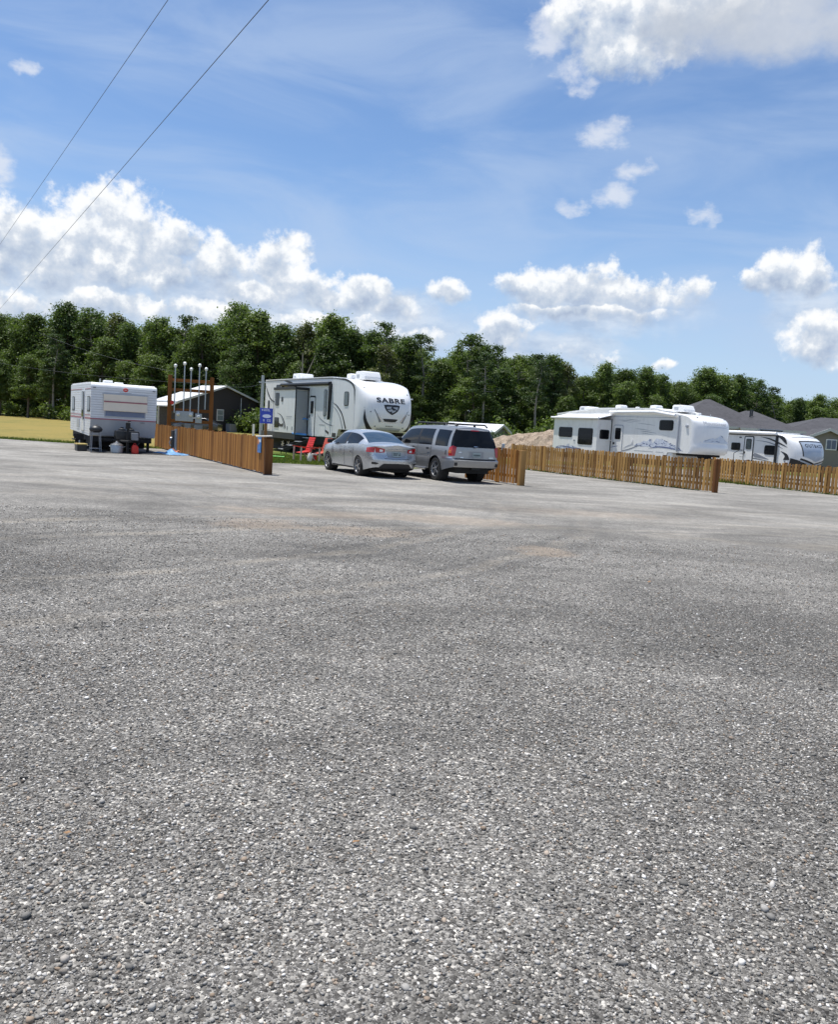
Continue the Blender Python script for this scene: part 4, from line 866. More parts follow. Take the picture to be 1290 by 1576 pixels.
    for y in (.98, 1.30):
        p = MB().lathe([(.12, .52), (.155, .58), (.16, .85), (.13, .93), (.06, .96), (.06, 1.0)], c=(.42, y + .12, 0), n=16).build('gas_bottle', M_BLACK, t, smooth=True)
    MB().box(.2, .66, .84, 1.72, .52, .86).build('gas_bottle_cover', M_BLACK, t, bevel=.05, smooth=True)
    MB().box(.70, .95, 1.38, 1.62, .52, .80).build('battery_box', M_MIDGREY, t, bevel=.02)
    roof_vent(t, -1.2, .8, zt + .07, .35, .12); roof_vent(t, -2.8, 1.5, zt + .07, .35, .12); ac_unit(t, -4.0, -3.2, .9, 1.6, zt + .07, zt + .16)
    return t
LT = build_left_trailer()

# ---------------------------------------------------------------- cars (local frame: x forward, y left, z up, rear axle at x = 0)
def car_shell(P):
    """Lofted body: returns ring function data and adds body / glass parts to the thing."""
    xs = set()
    for i in range(P['nst'] + 1): xs.add(round(P['x0'] + (P['x1'] - P['x0']) * i / P['nst'], 4))
    for wx in P['axles']:
        for k in range(13): xs.add(round(wx + P['ra'] * cos(pi * k / 12), 4))
    for a in P['cuts']: xs.add(round(a, 4))
    xs = sorted(xs); keep = [xs[0]]
    for x in xs[1:]:
        if x - keep[-1] > 0.012: keep.append(x)
        elif x in P['cuts']: keep[-1] = x
    xs = keep
    NS, NG, NT = 9, 6, 5
    def ring(x):
        zt, zb, hw, ht = (stab(P[k], x) for k in ('ztop', 'zbelt', 'hw', 'ht'))
        zs = tab(P['sill'], x)
        for wx in P['axles']:
            d = abs(x - wx)
            if d < P['ra']: zs = max(zs, P['rw'] + math.sqrt(max(0, P['ra'] ** 2 - d * d)) * 0.98)
        zb = min(zb, zt - 0.015); R_ = []
        z0 = tab(P['sill'], x)
        for k in range(NS + 1):
            z = lerp(zs, zb, k / NS); t = (z - z0) / max(.05, zb - z0)
            R_.append((hw * tab(P['side'], t), z))
        cr = P['crown']; yb = R_[-1][0]; ze = zt - cr
        for k in range(1, NG + 1):
            t = k / NG; bul = P['bulge'] * sin(pi * t) * min(1, max(0, (zt - zb) / .35))
            R_.append((lerp(yb, ht, t) + bul, lerp(zb, max(ze, zb + .002), t ** .96)))
        for k in range(1, NT + 1):
            t = k / NT; R_.append((ht * (1 - t), lerp(max(ze, zb + .002), zt, 1 - (1 - t) ** 2)))
        return R_
    def shear(x, y, z):
        q = x
        if x < P['x0'] + .45: w = (P['x0'] + .45 - x) / .45; q += tab(P['tail'], z) * w * w
        if x > P['x1'] - .5: w = (x - P['x1'] + .5) / .5; q += tab(P['nose'], z) * w * w
        return q
    rings = [ring(x) for x in xs]; n = NS + NG + NT
    parts = {}
    def add(key, pts):
        parts.setdefault(key, MB()).face(pts)
    def pt(i, k, s): y, z = rings[i][k]; return (shear(xs[i], y, z), y * s, z)
    for i in range(len(xs) - 1):
        xm = (xs[i] + xs[i + 1]) / 2
        for k in range(n):
            key = P['paint'](xm, k, NS, NG, NT, (rings[i][k][1] + rings[i][k + 1][1]) / 2)
            for s in (1, -1):
                q = [pt(i, k, s), pt(i + 1, k, s), pt(i + 1, k + 1, s), pt(i, k + 1, s)]
                add(key if not (key == 'quarter' and False) else key, q if s == -1 else q[::-1])
    def endcap(i, bow, nose):
        r = rings[i]; x = xs[i]
        for k in range(n):
            key = (P['capnose'] if nose else P['captail'])(k, NS, NG, NT, (r[k][1] + r[k + 1][1]) / 2)
            M = 10
            for j in range(M):
                u0, u1 = -1 + 2 * j / M, -1 + 2 * (j + 1) / M
                def c(u, kk):
                    y, z = r[kk]; return (shear(x, y, z) + bow * (1 - u * u) * (1 if nose else -1), y * u, z)
                add(key, [c(u0, k), c(u1, k), c(u1, k + 1), c(u0, k + 1)])
    endcap(0, P['bowt'], False); endcap(len(xs) - 1, P['bown'], True)
    r0 = rings[0]
    def capx(y, z):
        zz = [q[1] for q in r0]; yy = [q[0] for q in r0]
        w = max(.05, float(np.interp(z, zz, yy))); u = max(-1, min(1, y / w))
        return shear(xs[0], y, z) - P['bowt'] * (1 - u * u)
    def sidey(x, z):
        R_ = ring(x); return float(np.interp(z, [q[1] for q in R_[:NS + NG]], [q[0] for q in R_[:NS + NG]]))
    return parts, capx, sidey, shear
def tail_patch(name, parent, m, capx, rungs, off=.008, sub=5):
    C = [[(i, p[c]) for i, p in enumerate(rungs)] for c in range(4)]
    def f(a, c):
        t = a * (len(rungs) - 1); q = [tab(C[j], t) for j in range(4)]
        y, z = lerp(q[0], q[2], c), lerp(q[1], q[3], c); return (capx(y, z) - off, y, z)
    return MB().grid(f, (len(rungs) - 1) * sub, 5).build(name, m, parent, smooth=True)
def side_patch(name, parent, m, sidey, shear, x0, x1, z0, z1, s=1, off=.006, top=None, slant=0.0):
    def f(a, c):
        zz1 = z1 if top is None else lerp(z1, top, a)
        x = lerp(x0, x1, a); z = lerp(z0, zz1, c); x += slant * c; y = sidey(x, z) + off; return (shear(x, y, z), y * s, z)
    return MB().grid(f, 8, 6).build(name, m, parent, smooth=True)

def build_split(b, k, name, m, t):                     # left and right panes are parts of their own
    if name in ('side_window', 'door_pillar', 'lower_cladding'):
        for s in (1, -1):
            h = MB()
            for f in b.f:
                if sum(b.v[i][1] for i in f) * s > 0: h.face([b.v[i] for i in f])
            h.build(name, m, t, smooth=True, weld=True)
    else: b.build(name, m, t, smooth=True, weld=True)
def build_sedan():
    a = R(27.5); t = thing('parked_car', 'silver four door sedan parked nose away, left of the pewter SUV', 'car', (0, 0, 0), pi / 2 + a)
    o = Vector((-1.98, 27.0, 0)); rt = Vector((cos(a), sin(a), 0)); t.location = o + rt * .77
    P = dict(x0=-.96, x1=3.60, nst=44, axles=(0, 2.70), ra=.355, rw=.315, cuts=(-.30, .02, .30, .52, 1.12, 1.22, 2.02, 2.40, 2.72),
        ztop=[(-.96, 1.055), (-.75, 1.085), (-.50, 1.10), (-.28, 1.13), (.1, 1.29), (.5, 1.425), (.9, 1.48), (1.35, 1.495), (1.8, 1.46), (2.1, 1.37), (2.5, 1.16), (2.78, 1.02), (3.1, .95), (3.4, .85), (3.6, .72)],
        zbelt=[(-.96, 1.0), (-.3, 1.03), (.4, 1.02), (1.2, .98), (2.4, .925), (2.8, .91), (3.2, .84), (3.6, .64)],
        hw=[(-.96, .70), (-.85, .78), (-.65, .845), (-.3, .872), (.6, .88), (2.4, .88), (2.9, .865), (3.2, .83), (3.45, .74), (3.6, .60)],
        ht=[(-.96, .62), (-.5, .64), (-.28, .64), (.1, .59), (.5, .555), (1.2, .57), (2.0, .56), (2.4, .61), (2.78, .68), (3.2, .64), (3.6, .48)],
        sill=[(-.96, .34), (-.6, .26), (-.35, .22), (2.9, .22), (3.2, .22), (3.6, .28)],
        side=[(0, .945), (.18, .965), (.4, .985), (.6, 1.0), (.72, .998), (.85, .985), (1.0, .955)], crown=.05, bulge=.03, bowt=.13, bown=.22,
        tail=[(.25, .10), (.34, .02), (.50, -.05), (.62, -.05), (.70, .02), (.85, .05), (.98, .02), (1.06, -.03)], nose=[(.25, -.06), (.5, .04), (.75, 0)],
        paint=None)
    def paint(x, k, NS, NG, NT, z):
        if k >= NS + NG and 2.04 < x < 2.70: return 'windscreen'
        if k >= NS + NG and -.28 < x < .50: return 'rear_window'
        if k == NS + NG - 1 and -.2 < x < .46: return 'body'
        if NS <= k < NS + NG - 1:
            if 1.22 < x < 2.30 and z > .97: return 'front_window'
            if .05 < x < 1.12 and z > 1.03 and k < NS + NG - 1: return 'back_window'
            if 1.12 < x < 1.22: return 'pillar'
        return 'body'
    P['paint'] = paint; P['capnose'] = lambda k, NS, NG, NT, z: 'body'
    P['captail'] = lambda k, NS, NG, NT, z: 'body'
    parts, capx, sidey, shear = car_shell(P)
    nm = dict(body=('body', M_SILVER), windscreen=('windscreen', M_GLASS), rear_window=('rear_window', mat('blue_tint_glass', (.03, .055, .085), .07, spec=.9, var=.2)), front_window=('side_window', M_GLASS), back_window=('side_window', M_GLASS), pillar=('door_pillar', M_PLASTIC))
    for k, b in parts.items(): build_split(b, k, nm[k][0], nm[k][1], t)
    # tail lamps, boot lid, plate, bumper
    for s in (1, -1):
        tail_patch('tail_light', t, M_REDLENS, capx, [(s * .40, .915, s * .40, .815), (s * .55, .945, s * .55, .80), (s * .70, .975, s * .68, .80)], .014)
        l2 = side_patch('tail_light', t, M_REDLENS, sidey, shear, -.955, -.60, .80, .975, s, .010, top=.935)
        tail_patch('reversing_lens', t, M_CLEAR, capx, [(s * .46, .89, s * .46, .835), (s * .56, .91, s * .56, .83)], .018, 3)
        tail_patch('bumper_vent', t, M_PLASTIC, capx, [(s * .60, .475, s * .60, .45), (s * .72, .50, s * .70, .42)], .008, 3)
        side_patch('bumper_vent', t, M_PLASTIC, sidey, shear, -.96, -.84, .43, .50, s, .006)
        tail_patch('bumper_highlight', t, M_SILVER, capx, [(s * .60, .52, s * .60, .49), (s * .72, .54, s * .70, .51)], .02, 3)
    tail_patch('lower_valance', t, M_PLASTIC, capx, [(-.52, .30, -.56, .35), (-.44, .30, -.44, .46), (0, .30, 0, .47), (.44, .30, .44, .46), (.52, .30, .56, .35)], .012)
    tail_patch('boot_recess', t, M_PEWTER, capx, [(-.36, .88, -.30, .66), (0, .90, 0, .65), (.36, .88, .30, .66)], .006)
    tail_patch('boot_handle', t, M_CHROME, capx, [(-.30, .905, -.30, .885), (0, .92, 0, .90), (.30, .905, .30, .885)], .022)
    tail_patch('boot_seam', t, M_PLASTIC, capx, [(-.42, .635, -.42, .625), (0, .62, 0, .61), (.42, .635, .42, .625)], .006)
    pl = tail_patch('number_plate', t, M_PLATE, capx, [(-.155, .84, -.155, .69), (.155, .84, .155, .69)], .026, 2)
    mk = MB()
    for k in range(6):
        for q in range(2):
            y = -.12 + .042 * k; z = .73 + .045 * q; x = capx(y, z) - .032
            if (k + q) % 5 != 2: mk.face([(x, y, z), (x, y + .03, z), (x, y + .03, z + .034), (x, y, z + .034)])
    mk.build('plate_characters', M_PLMARK, pl)
    for s in (1, -1):
        # door seams and handles
        for x in (.42, 1.17, 2.28): side_patch('door_seam', t, M_PLASTIC, sidey, shear, x - .008, x + .008, .30, .92, s, .010)
        for x in (.62, 1.52): side_patch('door_handle', t, M_CHROME, sidey, shear, x - .10, x + .10, .855, .895, s, .03)
        side_patch('sill_trim', t, M_PLASTIC, sidey, shear, .42, 2.28, .225, .27, s, .008)
        mr = MB().box(2.20, 2.32, s * .90, s * 1.06, .96, 1.10).build('wing_mirror', M_PLASTIC, t, bevel=.04, seg=3, smooth=True)
        for x in (0, 2.70):
            wheel(t, x, s * .775, .315, .205, s, 5, rr=.70)
            MB().lathe([(0, -s * .13), (.345, -s * .13), (.345, s * .10)], ax='y', c=(x, s * .70, .32), n=24).build('wheel_arch', M_DARK, t)
        side_patch('headlamp', t, M_CLEAR, sidey, shear, 3.15, 3.55, .66, .76, s, .008)
    MB().box(-.75, 3.3, -.62, .62, .20, .42).build('underbody', M_DARK, t); MB().box(-.8, -.62, -.35, .35, .19, .34).build('exhaust_silencer', M_DARK, t)
    MB().box(.35, .95, -.55, .55, .75, 1.22).build('rear_seats', M_DARK, t, bevel=.08); 
    for y in (-.36, .36): MB().box(1.35, 1.55, y - .22, y + .22, .6, 1.26).build('front_seat', M_DARK, t, bevel=.08)
build_sedan()

def build_suv():
    a = R(27.2); t = thing('parked_car', 'pewter SUV with roof rack and big dark rear window, parked beside the short picket fence', 'car', (0, 0, 0), pi / 2 + a)
    o = Vector((.50, 27.03, 0)); rt = Vector((cos(a), sin(a), 0)); t.location = o + rt * .765; t.scale = (1, .935, 1)
    P = dict(x0=-1.08, x1=4.12, nst=46, axles=(0, 3.28), ra=.44, rw=.375, cuts=(-.98, -.92, -.86, -.22, .10, .28, 1.22, 1.36, 2.42, 2.9),
        ztop=[(-1.08, 1.70), (-.95, 1.735), (-.7, 1.765), (0, 1.79), (1.2, 1.79), (2.0, 1.755), (2.3, 1.69), (2.7, 1.44), (3.02, 1.22), (3.3, 1.16), (3.8, 1.10), (4.05, 1.02), (4.12, .92)],
        zbelt=[(-1.08, 1.12), (1.0, 1.12), (2.6, 1.10), (3.1, 1.08), (3.8, 1.0), (4.12, .80)],
        hw=[(-1.08, .87), (-.9, .915), (-.6, .94), (3.3, .94), (3.7, .92), (3.95, .86), (4.12, .74)],
        ht=[(-1.08, .63), (-.6, .68), (1.2, .70), (2.2, .68), (2.6, .72), (3.02, .80), (3.6, .78), (4.12, .66)],
        sill=[(-1.08, .50), (-.7, .42), (-.45, .36), (3.7, .36), (4.12, .42)],
        side=[(0, .965), (.2, .985), (.3, .985), (.32, 1.0), (.5, 1.0), (.56, .985), (.85, .98), (1.0, .955)], crown=.045, bulge=.035, bowt=.09, bown=.12,
        tail=[(.40, .06), (.52, -.05), (.74, -.08), (.77, .03), (1.10, .04), (1.3, .10), (1.72, .26)], nose=[(.4, -.03), (.6, .02), (1, 0)], paint=None)
    def paint(x, k, NS, NG, NT, z):
        if k >= NS + NG and 2.40 < x < 2.98: return 'windscreen'
        if NS <= k < NS + NG - 1:
            if 1.36 < x < 2.62 and z > 1.14: return 'w1'
            if .30 < x < 1.22: return 'w2'
            if -.80 < x < .10: return 'w3'
            if x < -.90: return 'rear'
            if 1.22 < x < 1.36: return 'pillar'
        if NS <= k < NS + NG and x < -.94: return 'rear'
        if k < NS and z < .68 and not (-.5 < x < .5) and not (2.8 < x < 3.76): return 'clad'
        return 'body'
    P['paint'] = paint; P['capnose'] = lambda k, NS, NG, NT, z: 'body'
    P['captail'] = lambda k, NS, NG, NT, z: 'rear' if NS <= k < NS + NG else ('bumper' if z < .75 else 'body')
    parts, capx, sidey, shear = car_shell(P)
    nm = dict(body=('body', M_PEWTER), windscreen=('windscreen', M_GLASS), rear=('rear_window', M_GLASS), w1=('side_window', M_GLASS), w2=('side_window', M_GLASS), w3=('side_window', M_GLASS), pillar=('door_pillar', M_PLASTIC), clad=('lower_cladding', M_CLAD), bumper=('rear_bumper', M_PEWTER))
    for k, b in parts.items(): build_split(b, k, nm[k][0], nm[k][1], t)
    for s in (1, -1):
        tail_patch('tail_light', t, M_REDLENS, capx, [(s * .74, 1.12, s * .80, .84), (s * .88, 1.16, s * .89, .84)], .012, 3)
        side_patch('tail_light', t, M_REDLENS, sidey, shear, -1.075, -.86, .84, 1.17, s, .010, top=1.10)
        side_patch('turn_lens', t, M_AMBER, sidey, shear, -1.0, -.85, .92, 1.02, s, .014)
        tail_patch('bumper_lamp', t, M_PLASTIC, capx, [(s * .74, .64, s * .74, .54), (s * .84, .64, s * .84, .54)], .012, 3)
        side_patch('bumper_strip', t, M_CHROME, sidey, shear, -1.07, -.48, .76, .80, s, .012)
        side_patch('door_moulding', t, M_CHROME, sidey, shear, .50, 2.75, .80, .835, s, .012)
        for x in (.32, 1.29, 2.66): side_patch('door_seam', t, M_PLASTIC, sidey, shear, x - .008, x + .008, .46, 1.1, s, .010)
        for x in (.52, 1.55): side_patch('door_handle', t, M_PLASTIC, sidey, shear, x - .09, x + .09, .975, 1.04, s, .035)
        MB().box(2.42, 2.56, s * .96, s * 1.16, 1.12, 1.30).build('wing_mirror', M_PLASTIC, t, bevel=.04, seg=3, smooth=True)
        MB().tube([(.6, s * .93, .34), (2.7, s * .93, .34)], .04, 8).build('running_board', M_CHROME, t, smooth=True)
        rk = MB().tube([(-.75, s * .60, 1.77), (-.6, s * .60, 1.845), (1.9, s * .60, 1.845), (2.05, s * .60, 1.75)], .028, 8).build('roof_rack', M_PLASTIC, t, smooth=True)
        for x in (.05, 1.2): MB().box(x - .05, x + .05, s * .58, s * .62, 1.77, 1.84).build('rack_foot', M_PLASTIC, rk)
        for x in (0, 3.28):
            wheel(t, x, s * .80, .375, .24, s, 5, rr=.66)
            MB().lathe([(0, -s * .16), (.42, -s * .16), (.42, s * .11)], ax='y', c=(x, s * .74, .38), n=24).build('wheel_arch', M_DARK, t)
        side_patch('headlamp', t, M_CLEAR, sidey, shear, 3.75, 4.08, .80, .96, s, .01)
    for x in (.1, 1.3): MB().tube([(x, -.6, 1.85), (x, .6, 1.85)], .02, 6).build('rack_crossbar', M_PLASTIC, t, smooth=True)
    fc = side_patch('fuel_flap', t, M_PLASTIC, sidey, shear, -.70, -.66, .86, 1.0, 1, .010)
    tail_patch('tailgate_seam', t, M_PLASTIC, capx, [(-.78, .775, -.78, .757), (0, .77, 0, .752), (.78, .775, .78, .757)], .010)
    tail_patch('plate_recess', t, M_CLAD, capx, [(-.28, 1.0, -.27, .80), (.28, 1.0, .27, .80)], .006)
    pl = tail_patch('number_plate', t, M_PLATE, capx, [(-.155, .965, -.155, .825), (.155, .965, .155, .825)], .024, 2)
    mk = MB()
    for k in range(6):
        y = -.12 + .042 * k; z = .86; x = capx(y, z) - .03
        mk.face([(x, y, z), (x, y + .028, z), (x, y + .028, z + .055), (x, y, z + .055)])
    mk.build('plate_characters', M_PLMARK, pl)
    for y, z, w in ((.62, .96, .05), (.55, .80, .06), (-.60, .82, .10)): tail_patch('tailgate_badge', t, M_CHROME, capx, [(y - w, z + .02, y - w, z - .015), (y + w, z + .02, y + w, z - .015)], .012, 2)
    tail_patch('wiper', t, M_PLASTIC, capx, [(-.10, 1.17, -.10, 1.14), (.12, 1.13, .12, 1.10)], .03, 2)
    tail_patch('window_latch', t, M_CHROME, capx, [(-.02, 1.165, -.02, 1.145), (.12, 1.165, .12, 1.145)], .03, 2)
    tail_patch('brake_light', t, M_REDLENS, capx, [(-.16, 1.665, -.16, 1.64), (.16, 1.665, .16, 1.64)], .012, 2)
    MB().box(-1.16, -1.02, -.16, .16, .42, .53).build('tow_hitch', M_DARK, t)
    MB().box(-.95, 3.9, -.62, .62, .30, .55).build('underbody', M_DARK, t)
    MB().box(-.6, .1, -.6, .6, .8, 1.3).build('rear_seats', M_DARK, t, bevel=.1)
    for y in (-.4, .4): MB().box(1.45, 1.65, y - .24, y + .24, .8, 1.48).build('front_seat', M_DARK, t, bevel=.1)
build_suv()

# ---------------------------------------------------------------- fences
def wood(name, base, dark, grain=1.0):
    m = bpy.data.materials.new(name); m.use_nodes = True; nt = m.node_tree; g = G(nt); b = nt.nodes['Principled BSDF']
    tc = g.n('ShaderNodeTexCoord').outputs['Object']
    a = g.n('ShaderNodeAttribute', attribute_name='tone').outputs['Fac']
    gr = g.noise(g.vmul(tc, (26, 26, 1.6)), 1.0, 6.0, 0.65, 0.6); bl = g.noise(tc, 1.3, 5.0, 0.6)
    f = g.m('ADD', g.m('MULTIPLY', gr, .55), g.m('ADD', g.m('MULTIPLY', a, .75), g.m('MULTIPLY', bl, .35)), clamp=False)
    c = g.ramp(g.mapr(f, .40, 1.28, smooth=False), [(0, dark), (.5, base), (1, tuple(min(1, q * 1.45) for q in base))])
    c = g.mix(g.mapr(bl, .62, .8, 0, .3), c, (.17, .13, .085, 1))
    nt.links.new(c, b.inputs['Base Color']); b.inputs['Roughness'].default_value = .8; b.inputs['Specular IOR Level'].default_value = .2
    bn = g.n('ShaderNodeBump'); bn.inputs['Strength'].default_value = .35; bn.inputs['Distance'].default_value = .01; nt.links.new(gr, bn.inputs['Height']); nt.links.new(bn.outputs[0], b.inputs['Normal'])
    return m
M_FENCE = wood('stained_pine', (.34, .155, .040), (.16, .062, .016)); M_FENCE2 = wood('weathered_pine', (.35, .20, .066), (.15, .072, .024))
M_POST = wood('brown_post', (.19, .082, .028), (.09, .035, .013)); M_TIMBER = wood('orange_brown_timber', (.22, .085, .025), (.10, .035, .012)); M_PALEWOOD = wood('pale_post', (.36, .20, .07), (.20, .10, .03))
M_GREYWOOD = wood('grey_board', (.40, .38, .34), (.25, .23, .20))
def tone(o, per):                                     # random tone per picket (per = vertices in one picket)
    me = o.data; a = me.attributes.new('tone', 'FLOAT', 'POINT'); n = len(me.vertices); v = RNG.random(n // per + 2)
    a.data.foreach_set('value', v[np.arange(n) // per].astype(np.float32)); return o
def picket_fence(label, A, B, h, face, pitch=.135, width=.095, m=None, posts=(0.0, 1.0), gap=None, name='picket_fence', post_h=None, tops='dog', level=0.0):
    """A -> B on the ground; face = +1/-1 chooses which side of the rails carries the pickets."""
    A, B = Vector((*A, 0)), Vector((*B, 0)); L = (B - A).length; d = (B - A) / L; ang = math.atan2(d.y, d.x)
    t = thing(name, label, 'fence', A, ang); rg = random.Random(int(L * 100))
    pk = MB(); n = int(L / pitch)
    for k in range(n):
        x = (k + .5) * pitch + rg.uniform(-.006, .006); w = width / 2; z1 = h + rg.uniform(-.03, .022); w *= rg.uniform(.92, 1.06); y0 = face * .02; y1 = face * .042; ln = rg.uniform(-.016, .016)
        c = .028; z0 = .03 + rg.uniform(0, .03)
        poly = [(x - w, z0), (x + w, z0), (x + w + ln, z1 - c), (x + w - c + ln, z1), (x - w + c + ln, z1), (x - w + ln, z1 - c)] if tops == 'dog' else [(x - w, z0), (x + w, z0), (x + w + ln, z1), (x + w - .002 + ln, z1 + .001), (x - w + .002 + ln, z1 + .001), (x - w + ln, z1)]
        pk.prism(poly, min(y0, y1), max(y0, y1))
    tone(pk.build('picket_panel', m or M_FENCE, t), 12)
    for z in (.28, h - .22): tone(MB().box(0, L, -.02, .018, z - .045, z + .045).build('rail', m or M_FENCE, t), 8)
    ps = []; k = 0
    for x in posts:
        if x <= 1.0 and x not in (0.0, 1.0): pass
        ps.append(x * L)
    for x in ps: tone(MB().box(x - .05, x + .05, -.125, -.022, 0, (post_h or h + .02)).build('post', M_POST, t, bevel=.006), 4)
    return t
def fence_posts(L, step=2.4): n = max(1, round(L / step)); return [k / n for k in range(n + 1)]

LF0, LF1 = (-4.64, 24.86), (-12.9, 40.4)
LFt = picket_fence('solid brown board fence running from the blue signs back past the old trailer', LF0, LF1, 1.10, -1 if False else 1, .142, .138, M_FENCE, fence_posts(17.6), tops='flat', name='board_fence')
e = tone(MB().box(-.16, .0, -.17, .06, 0, 1.06).build('end_post', M_POST, LFt, bevel=.008), 4)
MF = picket_fence('short picket fence ending beside the silver SUV', (3.12, 26.86), (1.55, 29.55), 1.14, 1, .163, .115, M_FENCE, [.4, 1.0])
tone(MB().box(-.15, .0, -.15, .05, 0, 1.12).build('end_post', M_PALEWOOD, MF, bevel=.008), 4); MF['label'] = 'short picket fence ending beside the pewter SUV'
RF = picket_fence('long picket fence in front of the camper with blue mountains', (10.27, 29.45), (4.30, 40.7), 1.16, 1, .163, .118, M_FENCE2, fence_posts(12.7))
tone(MB().box(-.12, .0, -.13, .05, 0, 1.17).build('end_post', M_POST, RF, bevel=.008), 4)
QF = picket_fence('picket fence in front of the travel trailer at the right edge', (17.6, 29.0), (13.6, 39.4), 1.10, 1, .175, .125, M_FENCE2, fence_posts(11.1))
BF = picket_fence('far picket fence behind the nose of the trailer at the right edge', (31.0, 45.5), (24.6, 46.9), 1.15, -1, .14, .1, M_POST, fence_posts(6.5))

# ---------------------------------------------------------------- utility rack with meters
def build_rack():
    A, B = Vector((-12.74, 42.0, 0)), Vector((-10.78, 42.5, 0)); L = (B - A).length; d = (B - A) / L
    t = thing('utility_rack', 'brown timber frame with grey meter boxes and five capped conduits, behind the board fence', 'utility rack', A, math.atan2(d.y, d.x))
    for x in (0, L): tone(MB().box(x - .10, x + .10, -.08, .08, 0, 3.55).build('post', M_TIMBER, t, bevel=.01), 4)
    for z in (3.32, 2.84, 1.85, 1.3): tone(MB().box(.10, L - .10, -.06, -.015, z - .075, z + .075).build('rail', M_TIMBER, t), 8)
    rg = random.Random(2)
    for x, z1, z0 in ((.24, 3.98, 1.7), (.68, 4.12, 1.75), (1.0, 3.86, 1.7), (1.40, 4.08, 1.7), (1.72, 3.92, 1.95)):
        c = MB().tube([(x, -.12, z0), (x, -.12, z1)], .03, 8).build('conduit', M_STEEL, t, smooth=True)
        MB().lathe([(.045, z1 - .05), (.08, z1), (.08, z1 + .07), (.03, z1 + .12), (0, z1 + .125)], c=(x, -.12, 0), n=12).build('weatherhead', M_CAP, c, smooth=True)
    for x0, x1, z0, z1, mx in ((.30, 1.16, 1.30, 1.80, (.44, 1.04)), (1.26, 1.58, 1.25, 1.72, (1.42,))):
        b = MB().box(x0, x1, -.24, -.07, z0, z1).build('meter_box', M_STEEL, t, bevel=.015)
        for m_ in mx: MB().lathe([(.09, -.25), (.09, -.32), (.05, -.36), (0, -.365)], c=(m_, 0, z1 - .16), ax='y', n=16).build('meter', M_CLEAR, b, smooth=True)
    for x0, x1, z0, z1 in ((1.22, 1.62, .5, 1.15), (.25, .6, .6, 1.15), (.75, 1.05, .55, 1.2)): MB().box(x0, x1, -.22, -.07, z0, z1).build('breaker_box', M_MIDGREY, t, bevel=.012)
    MB().lathe([(0, -.04), (.09, -.03), (.1, .02)], c=(.12, -.1, 2.2), ax='y', n=14).build('warning_disc', M_RED, t)
    return t
build_rack()

M_WIRE = mat('weathered_wire', (.10, .11, .125), .7, var=.1)
def wire(name, label, pts, r, sag=0.0, cat='wire', m=None):
    A, B = Vector(pts[0]), Vector(pts[1]); n = 24
    P = [A.lerp(B, k / n) - Vector((0, 0, sag * 4 * (k / n) * (1 - k / n))) for k in range(n + 1)]
    o = MB().tube(P, r, 6).build(name, m or M_WIRE, None, smooth=True); return tag(o, label, cat)
# two lines strung overhead from behind the camera to a pole beyond the left edge
def span(q0, q1, z0, z1):
    a, b = gnd(*q0, z0), gnd(*q1, z1); d = b - a
    return a - d * 1.0, b + d * .7
a, b = span((413, 0), (30, 440), 7.4, 7.4); wire('power_line', 'nearer overhead power line slanting across the clouds', (a, b), .006)
a, b = span((258, 0), (0, 375), 7.6, 7.6); wire('power_line', 'fainter overhead power line, leftmost of the two in the sky', (a, b), .0045)
wire('service_wire', 'upper service wire drooping in front of the trees to the meter rack', (at(60, 512, 52), at(270, 572, 42.2)), .006, .25)
wire('service_wire', 'lower service wire drooping in front of the trees behind the old trailer', (at(-60, 548, 60), at(300, 590, 43)), .005, .25)
wire('service_wire', 'service wire strung from the meter rack to the grey pole', (at(318, 586, 42.6), at(404, 590, 60)), .006, .3)
o = MB().tube([(-11.62, 60, 0), (-11.62, 60, 4.75)], .13, 10, .10).build('utility_pole', M_STEEL, None, smooth=True); tag(o, 'short grey utility pole between the brown shed and the white camper', 'pole')
MB().box(-11.9, -11.35, 59.95, 60.02, 4.2, 4.3).build('crossarm', M_STEEL, o)

# ---------------------------------------------------------------- signs and fittings on the fences
fa = math.atan2(LF1[1] - LF0[1], LF1[0] - LF0[0])
def fence_pt(s, off, z=0.0):                           # along the board fence from its near end; off > 0 is the lot side
    d = Vector((cos(fa), sin(fa), 0)); n = Vector((-sin(fa), cos(fa), 0)); p = Vector((*LF0, 0)) + d * s + n * off; p.z = z; return p
def marks(b, rows, y):
    rg = random.Random(4)
    for (x0, x1, z, h, n) in rows:
        w = (x1 - x0) / n
        for k in range(n):
            if rg.random() < .1: continue
            xa = x0 + w * k + w * .1; xb = xa + w * rg.uniform(.55, .85); hh = h * rg.uniform(.75, 1.05)
            b.face([(xa, y, z), (xb, y, z), (xb, y, z + hh * .25), (xa, y, z + hh * .25)]); b.face([(xa, y, z), (xa + w * .22, y, z), (xa + w * .22, y, z + hh), (xa, y, z + hh)])
            if rg.random() < .7: b.face([(xa, y, z + hh * .75), (xb, y, z + hh * .75), (xb, y, z + hh), (xa, y, z + hh)])
            if rg.random() < .6: b.face([(xb - w * .22, y, z), (xb, y, z), (xb, y, z + hh), (xb - w * .22, y, z + hh)])
    return b
p = fence_pt(.62, -.16)
s = thing('post_sign', 'blue sign with white lettering on a wooden post at the board fence end', 'sign', p, R(11))
tone(MB().box(-.045, .045, -.0, .09, .0, 1.52).build('post', M_PALEWOOD, s, bevel=.004), 4)
bd = MB().box(-.19, .19, -.025, -.002, 1.50, 1.96).build('sign_board', M_SIGNBLUE, s, bevel=.004)
mk = marks(MB(), [(-.14, .17, 1.87, .07, 6), (-.10, .14, 1.56, .07, 4)], -.028)
mk.prism([(.015 + .13 * cos(2 * pi * k / 16), 1.72 + .055 * sin(2 * pi * k / 16)) for k in range(16)], -.029, -.026)
mk.build('white_lettering', M_SIGNWHITE, bd)
